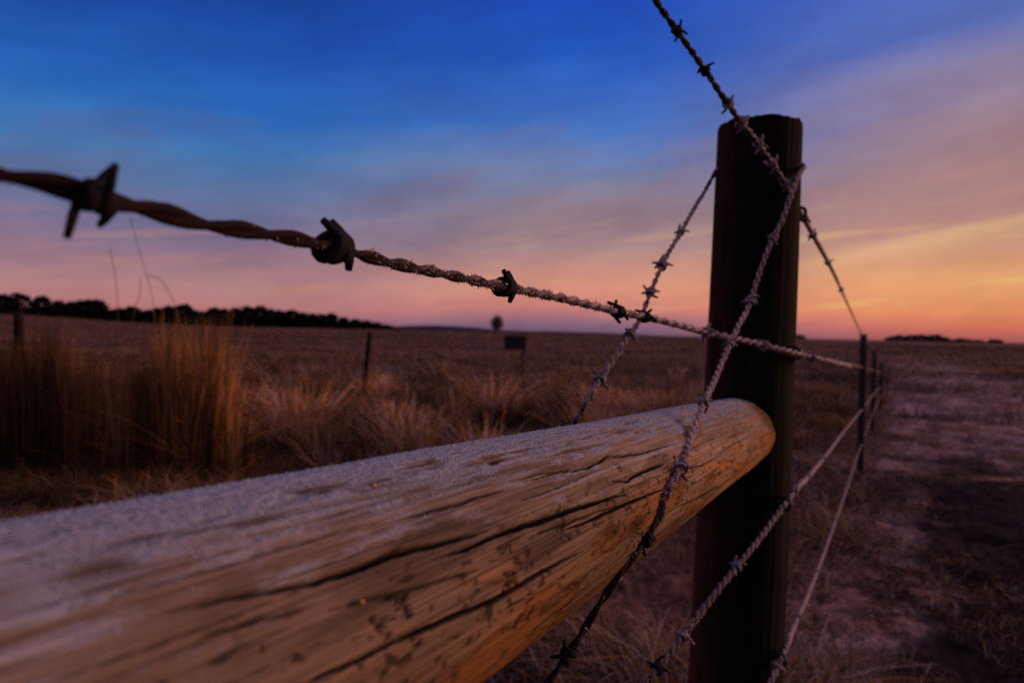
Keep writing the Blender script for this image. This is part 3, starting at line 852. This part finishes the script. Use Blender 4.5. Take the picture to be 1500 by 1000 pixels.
# knot and transverse blemishes
r_ = np.random.default_rng(11)
def ringknot(zx, zy, s):
    t_, h_, _ = pick(400 + zx / 2.5, 600 + zy / 2.5)
    a = np.linspace(0, 6.6, 12)
    stroke(np.stack([t_ + s * 1.3 * np.cos(a), h_ + s / .055 * .8 * np.sin(a)], 1), s * .25, .0015, .9, jit=.0005, seed=int(zx))
    stroke([(t_ - s * .6, h_), (t_ + s * .6, h_)], s * .45, .002, .9, seed=3)
ringknot(1265, 212, .0034)
for zx, y0_, y1_, k in [(1330, 340, 480, 16), (1055, 355, 470, 12), (1350, 230, 330, 7), (480, 650, 760, 12), (400, 740, 830, 10), (880, 570, 640, 9), (710, 680, 720, 5), (800, 720, 790, 5), (1180, 370, 410, 4), (520, 800, 860, 5), (1100, 380, 460, 5), (1440, 150, 300, 18), (1480, 190, 290, 14)]:
    for _ in range(int(k * 1.6)):
        a_ = zx + r_.normal(0, 22); b_ = r_.uniform(y0_, y1_); l = r_.uniform(8, 34)
        pxstroke([(a_, b_), (a_ + r_.normal(0, 6), b_ + l * .5), (a_ + r_.normal(3, 7), b_ + l)], r_.uniform(.0004, .0009), .0012, r_.uniform(.5, .95), int(zx + _))
for _ in range(150):          # small dark specks and stains, mostly on the lower side
    t_ = r_.uniform(0, 1.0); h_ = r_.uniform(.9, 2.2)
    l = r_.uniform(.001, .006)
    if r_.random() < .5: stroke([(t_, h_), (t_ + r_.normal(0, .002), h_ + l / .055)], r_.uniform(.0004, .0010), .0008, r_.uniform(.3, .85), seed=_)
    else: stroke([(t_, h_), (t_ + l * 3, h_ + r_.normal(0, .01))], r_.uniform(.0005, .0014), .0008, r_.uniform(.3, .8), seed=_)
for _ in range(75):           # fine drying checks along the grain
    t_ = r_.uniform(-.03, 1.0); h_ = r_.uniform(.0, 2.3); l = r_.uniform(.02, .16)
    stroke([(t_, h_), (t_ + l, h_ + r_.normal(0, .02))], r_.uniform(.0004, .0008), .0011, r_.uniform(.4, .9), seed=_ + 300)
COL *= (1 - .97 * DK[..., None])
# dark halo in the wood colour where the brace wire crosses
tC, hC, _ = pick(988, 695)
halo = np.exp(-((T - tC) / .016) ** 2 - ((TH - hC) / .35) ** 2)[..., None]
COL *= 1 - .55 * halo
# frost
fn = fbm(T * 28, ARC * 300, 4, 33); fn2 = fbm(T * 6, ARC * 170, 4, 34); fspeck = vnoise(T * 900, ARC * 1400, 35)
edgeT = np.interp(T, [0, .12, .3, .5, .8, 1.1], [.20, .30, .34, .34, .40, .50])
fr = smooth(.30, -.22, (TH - edgeT) + (fn2 - .5) * .75 + (fn - .5) * 1.3 + (fbm(T * 70, ARC * 160, 3, 39) - .5) * .6) 
fr = np.maximum(fr, .6 * smooth(.62, .75, fn2) * smooth(1.25, .7, TH))
fr *= (1 - .95 * np.clip(DK, 0, 1)) * (TH < 3) * (.55 + .45 * fspeck)
fr = fr * smooth(-.02, .05, T + .03 * fn)
fcol = np.array([.54, .57, .74]) * (.62 + .55 * fn[..., None])
COL = COL * (1 - .9 * fr[..., None]) + fcol * .9 * fr[..., None]
disp += fr * (fspeck * .0008 + fn * .0012)
# rail end: dark ochre rim, with contact shade against the post painted in
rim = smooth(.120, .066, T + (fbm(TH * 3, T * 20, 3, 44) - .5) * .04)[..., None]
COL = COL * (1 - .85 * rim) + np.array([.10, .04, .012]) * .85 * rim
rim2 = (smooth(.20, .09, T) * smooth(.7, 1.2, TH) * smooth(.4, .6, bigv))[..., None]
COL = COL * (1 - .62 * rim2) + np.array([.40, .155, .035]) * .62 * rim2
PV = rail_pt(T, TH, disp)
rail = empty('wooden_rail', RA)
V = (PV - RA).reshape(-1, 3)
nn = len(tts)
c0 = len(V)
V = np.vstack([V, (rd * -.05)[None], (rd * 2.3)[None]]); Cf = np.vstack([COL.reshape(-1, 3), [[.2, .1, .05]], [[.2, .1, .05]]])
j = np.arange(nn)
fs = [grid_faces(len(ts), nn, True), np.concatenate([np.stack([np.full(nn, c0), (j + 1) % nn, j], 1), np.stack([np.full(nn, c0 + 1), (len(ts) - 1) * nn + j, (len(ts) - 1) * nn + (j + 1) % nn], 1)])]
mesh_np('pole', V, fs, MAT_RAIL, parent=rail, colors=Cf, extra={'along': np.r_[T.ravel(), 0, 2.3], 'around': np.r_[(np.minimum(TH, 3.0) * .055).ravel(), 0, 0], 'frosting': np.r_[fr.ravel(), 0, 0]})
tag(rail, 'thick round weathered wooden rail with frost on top running to the post', 'fence rail')

def crystals(name, P, Nrm, size, parent, colr, origin):
    """tiny three-sided ice needles at P pointing along Nrm with scatter"""
    n = len(P)
    d = Nrm + rng.normal(0, .55, (n, 3)); d /= np.linalg.norm(d, axis=1)[:, None]
    a = np.cross(d, rng.normal(size=(n, 3))); a /= np.linalg.norm(a, axis=1)[:, None]
    b = np.cross(d, a)
    s = size[:, None]
    w_ = s * .26
    B0 = P - d * s * .15
    V = np.stack([B0 + a * w_, B0 - a * w_ * .5 + b * w_ * .87, B0 - a * w_ * .5 - b * w_ * .87, P + d * s], 1).reshape(-1, 3) - origin
    k = np.arange(n)[:, None] * 4
    Fc = np.concatenate([k + [0, 1, 3], k + [1, 2, 3], k + [2, 0, 3]])
    o = mesh_np(name, V, Fc, MAT_FROST, parent=parent, colors=np.repeat(colr, 4, 0), smooth_shade=False)
    o['kind'] = 'stuff'
    return o
# frost needles on the rail top, denser where it is white
n = 420000
i_ = rng.integers(0, len(ts) - 80, n); j_ = rng.integers(0, 300, n)
pr = fr[i_, j_] * (ts[i_] > .0)
kp = rng.random(n) < pr ** 1.3 * .9
i_, j_ = i_[kp], j_[kp]
th_ = tts[j_] + rng.uniform(-.004, .004, len(j_)); t_ = ts[i_] + rng.uniform(-.0006, .0006, len(i_))
Pp = rail_pt(t_, th_, disp[i_, j_]); Nn = np.cos(th_)[:, None] * ru + np.sin(th_)[:, None] * rs
crystals('frost', Pp, Nn + [0, 0, .4], rng.uniform(.00035, .0011, len(t_)) * (1 + .9 * rng.random(len(t_)) ** 9), rail, np.array([.58, .60, .76]) * rng.uniform(.55, 1.0, (len(t_), 1)), RA)

# added orange beads standing in for tiny glints on the wood
mr = NT('amber glint'); mr.base(mr.ramp(mr.noise(200), [(.3, (.8, .22, .04)), (.7, (1.0, .40, .08))]), .15, .8)
for (a_, b_, s) in [(548, 714, .0007), (528, 882, .0007), (806, 679, .0006)]:
    t_, h_, z_ = pick(a_, b_)
    c = rail_pt(np.array(t_), np.array(h_), np.array(.001)) - RA
    u_ = np.linspace(0, np.pi, 7); v_ = np.linspace(0, 2 * np.pi, 10, endpoint=False)
    U_, V_ = np.meshgrid(u_, v_, indexing='ij')
    S_ = np.stack([np.sin(U_) * np.cos(V_), np.sin(U_) * np.sin(V_), np.cos(U_) * 1.2], -1).reshape(-1, 3) * s * (1 + .15 * rng.random((70, 1))) + c
    mesh_np('glint_bead', S_, grid_faces(7, 10, True), mr.m, parent=rail)

# ------------------------------------------------------------------ barbed wires
def barb_mesh(seed, long_=1.0):
    """double wrapped barb around the x axis with four cut points"""
    r_ = random.Random(seed)
    parts = []
    for s in (0, 1):
        pts = []
        x0 = -.004 + s * .0045; ph = r_.uniform(0, 6.28)
        R = .0047
        turns = 1.9
        nseg = 36
        a0 = ph; a1 = ph + turns * 2 * math.pi + r_.uniform(.6, 1.6)
        st_ = np.array([x0 - .001, R * math.cos(a0), R * math.sin(a0)])
        tan0 = np.array([-.25, math.sin(a0), -math.cos(a0)])
        en_ang = a1
        for k in range(nseg + 1):
            a = a0 + (a1 - a0) * k / nseg
            Rk = R + .0006 * math.sin(k * .7 + seed); pts.append([x0 + .0030 * k / nseg + .0012 * math.sin(a + s * 2), Rk * math.cos(a), Rk * math.sin(a)])
        tan1 = np.array([.25 + r_.uniform(0, .3), -math.sin(a1), math.cos(a1)])
        l0 = .0125 * long_ * r_.uniform(.6, 1.15); l1 = .0125 * long_ * r_.uniform(.6, 1.15)
        pts = [list(np.array(pts[0]) + tan0 * l0), list(np.array(pts[0]) + tan0 * l0 * .5)] + pts + [list(np.array(pts[-1]) + tan1 * l1 * .5), list(np.array(pts[-1]) + tan1 * l1)]
        rad = np.full(len(pts), .00175); rad[0] = .0013; rad[-1] = .0013
        parts.append(tube(np.array(pts), rad, 7))
    v, f = merge(parts)
    me_o = mesh_np('barb_mesh', v, f, MAT_BARB)
    me = me_o.data
    bpy.data.objects.remove(me_o)
    return me
barb_dark = [barb_mesh(i) for i in range(4)]
barb_long = barb_mesh(21, 1.4)
barb_knot = barb_mesh(8, .62)
barb_frost = []
for m_ in barb_dark:
    c_ = m_.copy(); c_.materials.clear(); c_.materials.append(MAT_BARB_FROST); barb_frost.append(c_)

def wire(name, pts3, label, cat, lump, barbs, frost_fn, srad=.0019, thick=None, step=.0016, dense_to=None, fuzz=2600, fine_rad=None, group=None, barb_scale=1.0, ref_near=None):
    """two twisted strands, barbs at world points, frost fuzz; lump = length of half a twist (array fn of distance along)"""
    P = catmull(pts3, step)
    d = np.linalg.norm(P - CP, axis=1)
    # thin out samples far from the camera
    keep = [0]; acc = 0
    seg = np.linalg.norm(np.diff(P, axis=0), axis=1)
    for i in range(1, len(P)):
        acc += seg[i - 1]
        if acc >= step * max(1, (d[i] / 1.3) ** 1.0) or i == len(P) - 1:
            keep.append(i); acc = 0
    P = P[keep]; d = d[keep]
    T_ = np.gradient(P, axis=0); T_ /= np.linalg.norm(T_, axis=1)[:, None]
    s = np.r_[0, np.cumsum(np.linalg.norm(np.diff(P, axis=0), axis=1))]
    A = np.cross(T_, [0, 0, 1.0]); A /= np.linalg.norm(A, axis=1)[:, None]; B = np.cross(A, T_)
    lp = lump(P, s) * np.maximum(1, d / 3.0)
    ph = np.r_[0, np.cumsum(np.pi * np.diff(s) / lp[1:])]
    root = empty(name, P[0])
    fz = frost_fn(P)
    if thick is not None: srad = (srad * thick(P))[:, None]
    else: srad = np.full((len(P), 1), srad)
    rv = srad[:, 0] * (1 + .16 * (fbm(s * 90, s * 0, 3, 5) - .5) * 2)
    for k in (0, 1):
        q = P + srad * .86 * (np.cos(ph + k * np.pi)[:, None] * A + np.sin(ph + k * np.pi)[:, None] * B)
        rr2 = rv + .0009 * fz * fbm(s * 160, s * 0 + k, 3, 8 + k)
        v, f = tube(q, rr2, 9)
        m_ = len(P)
        nrm_ = (v[:m_ * 9].reshape(m_, 9, 3) - q[:, None]); nrm_ /= np.linalg.norm(nrm_, axis=2)[..., None]
        outw = ((v[:m_ * 9].reshape(m_, 9, 3) - P[:, None]) * nrm_).sum(-1) / (2 * srad)      # 1 on the outer side, 0 in the groove
        fq = np.clip(fz[:, None] * smooth(.45, .95, outw + .45 * nrm_[..., 2] - .1) * (.45 + .7 * fbm(s * 220, s * 0, 3, 55)[:, None] * np.ones((1, 9))), 0, 1)
        dk = np.array([.018, .008, .009]); fc = np.array([.66, .47, .51])
        fq = fq ** 1.3; cc = dk * (1 - fq[..., None]) + fc * fq[..., None]
        cc = np.vstack([cc.reshape(-1, 3), cc[0, :1], cc[-1, :1]])
        mesh_np('strand', v - P[0], f, MAT_WIRE, parent=root, colors=cc)
        if k == 0: Q0 = q
        else: Q1 = q
    # frost needles
    L = s[-1]
    w_ = fz * (d < 2.2)
    if w_.sum() > 0 and fuzz:
        ds = np.gradient(s); pr = w_ * ds; pr /= pr.sum()
        nn_ = int(fuzz * (w_ * ds).sum() / .5)
        ii = rng.choice(len(P), nn_, p=pr)
        qq = np.where((rng.random(nn_) < .5)[:, None], Q0[ii], Q1[ii])
        a_ = rng.normal(size=(nn_, 3)); a_ -= T_[ii] * (a_ * T_[ii]).sum(1)[:, None]; a_ /= np.linalg.norm(a_, axis=1)[:, None]
        crystals('frost', qq + a_ * rv[ii][:, None] * .9 + T_[ii] * rng.uniform(-.001, .001, (nn_, 1)), a_, rng.uniform(.0005, .0020, nn_) * (1 + .9 * rng.random(nn_) ** 4), root, np.array([.58, .44, .50]) * rng.uniform(.5, 1.1, (nn_, 1)), P[0])
    ppx, ppy, _ = project(P)
    for bi, bdef in enumerate(barbs):
        if isinstance(bdef, tuple):
            k = int(np.argmin((ppx - bdef[0]) ** 2 + (ppy - bdef[1]) ** 2 + np.where(d > 6, 1e9, 0)))
        else:
            k = int(np.argmin(np.abs(s - bdef)))
        fr_ = fz[k] > .45 and not (isinstance(bdef, tuple) and len(bdef) > 4)
        me = (barb_frost if fr_ else barb_dark)[(bi * 3 + len(name)) % 4]
        if isinstance(bdef, tuple) and bdef[0] == 140: me = barb_long
        if isinstance(bdef, tuple) and bdef[0] in (490, 740): me = barb_knot
        o = bpy.data.objects.new('barb', me); col.objects.link(o); o.parent = root
        x_ = Vector(T_[k]); z_ = Vector(B[k]); y_ = z_.cross(x_).normalized(); z_ = x_.cross(y_)
        R_ = Matrix((x_, y_, z_)).transposed().to_4x4()
        roll = Matrix.Rotation((bi * 2.1 + .7) % 6.28 if not (isinstance(bdef, tuple) and len(bdef) > 2) else bdef[2], 4, 'X')
        sc = barb_scale * (bdef[3] if isinstance(bdef, tuple) and len(bdef) > 3 else 1)
        o.matrix_local = Matrix.Translation(Vector(P[k] - P[0])) @ R_ @ roll @ Matrix.Diagonal((sc, sc, sc, 1))
    tag(root, label, cat, group)
    return P

TP = [(1265, 492, 712, 4.9), (1281, 513, 633, 7.8), (1291, 533, 596, 11.0)]   # thin posts of the run: x, top y, foot y, depth
def ext(p1, p0, l):                 # carry a straight line on beyond p0
    d_ = (p0 - p1) / np.linalg.norm(p0 - p1); return p0 + d_ * l
def line_depth(u, ue, ye, m=.88):
    xe = ue * ye
    return (m * ye - xe) / (m - u)
# wire A: second wire
def A_d(px):
    u = (px - 750) / 1000; return np.interp(px, [-60, 140, 490, 905], [.60, .60, .74, 1.0]) * min(.368 / (.66 - .75 * u), .83 + (px - 1035) * .00112 if px > 1035 else 9)
ptsA = [(-60, 240), (0, 256), (70, 268), (140, 289), (210, 304), (290, 326), (390, 342), (490, 362), (570, 384), (650, 401), (740, 420), (820, 436), (905, 456), (975, 471), (1035, 487), (1100, 501), (1165, 517)]
PA = [at(a_, b_, A_d(a_)) for a_, b_ in ptsA]
PA = [ext(PA[1], PA[0], .5), ext(PA[1], PA[0], .2)] + PA
far = [at(1215, 527, 2.05), at(1263, 538, 4.9), at(1281, 543, 7.8), at(1291, 547, 11.0)]
def lumpA(P, s):
    d_ = np.linalg.norm(P - CP, axis=1)
    return np.interp(d_, [.17, .24, .34, .6, .9, 1.1], [.038, .036, .031, .025, .020, .016])
def frA(P):
    px, py, z = project(P)
    return np.where(z < .05, 0, np.interp(px, [-200, 300, 520, 740, 860, 980], [.0, .01, .05, .45, .9, 1.0]))
farb = list(np.arange(2.3, 9, .34))
wire('barbed_wire', PA + far, 'barbed wire crossing the whole picture from upper left in front of the thick post', 'barbed wire', lumpA,
     [(140, 289, 5.1, .82), (490, 362, .9, 1.3), (740, 420, 1.2, 1.25, 1), (905, 456, 2.9, 1.1, 1), (945, 465, .3, .95, 1), (1035, 487, 1.4, 1.0), (1118, 506), (1189, 522), (1225, 530)], frA, group='barbed wires of the fence', fuzz=11000)
# top wire
ptsT = [(930, -52), (960, 0), (988, 40), (1033, 103), (1066, 152), (1085, 178), (1108, 208), (1143, 258), (1160, 288)]
PT = [at(a_, b_, line_depth((a_ - 750) / 1000, .41, 1.0)) for a_, b_ in ptsT]
PT = [ext(PT[1], PT[0], .35)] + PT + [at(1176, 317, 1.08), at(1215, 388, 1.63), at(1240, 442, 2.7), at(1264, 492, 4.9), at(1281, 514, 7.8), at(1291, 534, 11.0)]
def frT(P):
    px, py, z = project(P); return np.where(z < .05, 0, np.interp(py, [0, 110, 180, 300], [.12, .25, .85, .9]))
wire('barbed_wire', PT, 'topmost barbed wire dropping from the top edge to the head of the thick post', 'barbed wire', lambda P, s: np.full(len(P), .0165),
     [(992, 45, 1.8, .85), (1033, 103, .4, .9), (1066, 152, 2.7, 1), (1088, 180, 1.0, 1), (1110, 212, 1.9, 1), (1130, 240), (1150, 270), (1178, 320), (1190, 345), (1213, 385), (1232, 424)], frT, group='barbed wires of the fence', fuzz=10000)
# third wire
pts3 = [(949, 998), (981, 955), (1008, 921), (1035, 885), (1080, 829), (1112, 789), (1152, 735)]
P3 = [at(a_, b_, line_depth((a_ - 750) / 1000, .402, .995)) for a_, b_ in pts3]
P3 = [ext(P3[1], P3[0], .4)] + P3 + [at(1179, 704, 1.33), at(1205, 673, 1.8), at(1233, 636, 2.7), at(1263, 599, 4.9), at(1282, 574, 7.8), at(1291, 566, 11)]
frOne = lambda P: np.where(project(P)[2] < .05, 0, .85)
fr3 = lambda P: np.where(project(P)[2] < .05, 0, np.interp(project(P)[0], [940, 1000, 1100, 1160, 1300], [.25, .45, .6, .9, 1.0]))
wire('barbed_wire', P3, 'barbed wire crossing the lower half of the thick post below the rail', 'barbed wire', lambda P, s: np.full(len(P), .0150),
     [(965, 978, .4, 1), (1000, 930, 2.0, 1), (1080, 829), (1162, 722), (1183, 700), (1205, 673), (1236, 632)], fr3, group='barbed wires of the fence', fuzz=9000)
# fourth wire
pts4 = [(1100, 1065), (1122, 1015), (1145, 963)]
P4 = [at(a_, b_, line_depth((a_ - 750) / 1000, .395, .99)) for a_, b_ in pts4]
P4 = [ext(P4[1], P4[0], .4)] + P4 + [at(1160, 925, 1.15), at(1183, 872, 1.43), at(1224, 762, 2.35), at(1262, 650, 4.9), at(1282, 597, 7.8), at(1291, 578, 11)]
wire('barbed_wire', P4, 'lowest barbed wire, passing the foot of the thick post near the bottom edge', 'barbed wire', lambda P, s: np.full(len(P), .0160),
     [(1140, 975, .9, 1), (1170, 905), (1196, 838), (1224, 762), (1243, 706)], frOne, group='barbed wires of the fence', fuzz=6000)

# brace wire loop: back leg, round the post, front leg over the rail
def rail_front(px, py, margin):
    k = np.argmin((lx - px) ** 2 + (ly - py) ** 2); 
    return lz.ravel()[k] - margin
ptsB = [(700, 800), (770, 712), (810, 660), (835, 628), (860, 588), (880, 553), (900, 524), (920, 494), (938, 466), (952, 430), (970, 388), (1000, 335), (1020, 300), (1038, 270)]
def B_d(px):
    u = (px - 750) / 1000; return 1.09 - (.326 - 1.09 * u) / (.587 - u)
PB = [at(a_, b_, B_d(a_) + (.03 if b_ > 600 else 0)) for a_, b_ in ptsB]
PB = [ext(PB[1], PB[0], .35)] + PB
loop = [at(1047, 254, 1.04), at(1056, 247, 1.085), at(1112, 243, 1.112), at(1166, 241, 1.075), at(1177, 243, 1.03), at(1168, 262, .975)]
ptsC = [(1158, 288, .955), (1146, 322, .945), (1132, 350, .935), (1112, 400, .915), (1098, 445, .895), (1080, 480, .855), (1062, 520, .81), (1045, 560, .755), (1030, 592, .70), (1021, 616, .665), (1012, 640, .635), (1001, 678, .725), (988, 702, .69), (976, 725, .672), (965, 758, .50), (945, 792, .483), (915, 832, .462), (880, 882, .45), (850, 930, .44), (820, 975, .43), (796, 1008, .42)]
PC = []
for a_, b_, d_ in ptsC:
    if 620 < b_ < 840:
        d_ = min(d_, rail_front(a_, b_, .009))
    PC.append(at(a_, b_, d_))
PC = PC + [ext(PC[-2], PC[-1], .25)]
def frBC(P):
    px, py, z = project(P)
    onC = np.arange(len(P)) > len(P) * .5
    f_ = np.where(onC, np.interp(py, [240, 640, 690, 760], [.85, .85, .45, .06]), .55)
    return np.where(z < .05, 0, f_)
wire('brace_wire', PB + loop + PC, 'slanting brace wire looped round the post head, one leg over the rail, one behind', 'barbed wire', lambda P, s: np.where((np.arange(len(P)) > len(P) * .5) & (project(P)[1] > 690), .024, .0145),
     [(878, 553, .5, 1), (922, 490, 1.6, 1), (954, 428, 2.4, .9), (970, 388, .3, 1), (997, 340, 1.4, .8), (1135, 350, .9, .9), (1098, 440, 2.2, 1), (1065, 500, .2, .8), (1030, 590, 1.3, .9), (1001, 686, 2.5, .9), (947, 790, .2, .85), (835, 960, 1.2, .8)], frBC, fuzz=8000, srad=.00150)

for (a_, b_, d_) in [(1165, 517, .992), (1151, 737, .985), (1172, 312, 1.035), (1144, 965, .985)]:
    staple(at(a_, b_, d_))

# ------------------------------------------------------------------ thin fence posts of the same run
def tpost(p_foot, top, name='steel_fence_post', width=.046, studs=True):
    h = top[2] - p_foot[2]
    root = empty(name, p_foot)
    lean = (top - p_foot)
    def P_(x, y, z): return np.array([x + lean[0] * z / h, y + lean[1] * z / h, z])
    c_, s__ = FD
    parts = []
    for (bx, by) in [((-width / 2, width / 2), (-.004, .004)), ((-.004, .004), (.004, .042))]:
        vs = []
        for z in np.linspace(-.2, h, 8):
            for (x, y) in [(bx[0], by[0]), (bx[1], by[0]), (bx[1], by[1]), (bx[0], by[1])]:
                X_ = x * FN[0] + y * FD[0]; Y_ = x * FN[1] + y * FD[1]
                vs.append(P_(X_, Y_, z))
        vs = np.array(vs); parts.append((vs, [grid_faces(8, 4, True), np.array([[0, 3, 2, 1], [28, 29, 30, 31]])]))
    v, f = merge(parts); mesh_np('shaft', v, f, MAT_STEEL, parent=root, smooth_shade=False)
    if studs:
        for z in np.arange(.12, h - .02, .055):
            o = P_(-FD[0] * .006, -FD[1] * .006, z)
            parts2 = tube([o + np.array([0, 0, -.008]), o + np.array([0, 0, .008])], .007, 6)
            mesh_np('stud', parts2[0], parts2[1], MAT_STEEL, parent=root)
    return root
lbs = ['nearest thin steel post of the fence run beyond the thick post', 'second thin steel post in the run, just right of the nearest one', 'farthest thin steel post where the wires meet in the distance']
for (px, y0_, y1_, d_), lb in zip(TP, lbs):
    t_ = at(px, y0_ - 3, d_); f_ = t_.copy(); f_[2] = float(height(t_[0], t_[1])) 
    tag(tpost(f_, t_, studs=(d_ < 9)), lb, 'fence post', 'steel posts along the fence run')
# further run, low in the picture
# cross fence behind: dark wooden post at left, leaning post, sign post
def roundpost(px, py_top, d_, rad, label, lean_px=0, name='wooden_fence_post'):
    t_ = at(px, py_top, d_); f_ = at(px + lean_px, 600, d_); gx_, gy_ = f_[0], f_[1]
    f_ = np.array([gx_, gy_, float(height(gx_, gy_))])
    P = np.array([f_ + (t_ - f_) * k for k in np.linspace(-.1, 1, 14)])
    P[1:-1, :2] += rng.normal(0, .002, (12, 2))
    n_ = 20
    v, f = tube(P - f_, np.linspace(rad * 1.08, rad, 14) * (1 + rng.normal(0, .015, 14)), n_)
    cc = np.tile(np.array([[.028, .020, .020]]), (len(v), 1)) * rng.uniform(.7, 1.3, (len(v), 1))
    o = mesh_np(name, v, f, MAT_POST, colors=cc, loc=f_)
    return tag(o, label, 'fence post')
roundpost(27, 456, 8.0, .050, 'dark wooden post standing behind the reed grass at far left')
roundpost(542, 486, 9.0, .033, 'thin dark leaning post in the field between the trees and the sign', lean_px=-12)
sp = at(767, 490, 9.5); fz_ = float(height(sp[0], sp[1]))
root = empty('field_sign', (sp[0], sp[1], fz_))
v, f = tube(np.array([[0, 0, -.1], [.002, 0, .4], [0, 0, sp[2] - fz_ - .02]]), [.024, .023, .022], 10)
mesh_np('pole', v, f, MAT_STEEL, parent=root)
a0 = at(739, 491, 9.46) ; a1 = at(771, 512, 9.46)
x0_, x1_ = a0[0] - sp[0], a1[0] - sp[0]; z1_, z0_ = a0[2] - fz_, a1[2] - fz_
yy_ = -.04
import bmesh
bm = bmesh.new(); bmesh.ops.create_cube(bm, size=1)
for v_ in bm.verts: v_.co = ((x0_ + x1_) / 2 + v_.co.x * (x1_ - x0_), yy_ + v_.co.y * .012, (z0_ + z1_) / 2 + v_.co.z * (z1_ - z0_))
bmesh.ops.bevel(bm, geom=bm.edges[:] + bm.verts[:], offset=.004, segments=2, affect='EDGES')
me = bpy.data.meshes.new('panel'); bm.to_mesh(me); bm.free(); me.materials.append(MAT_STEEL)
o = bpy.data.objects.new('panel', me); col.objects.link(o); o.parent = root
tag(root, 'small dark rectangular sign on a thin pole in the middle of the field', 'sign')
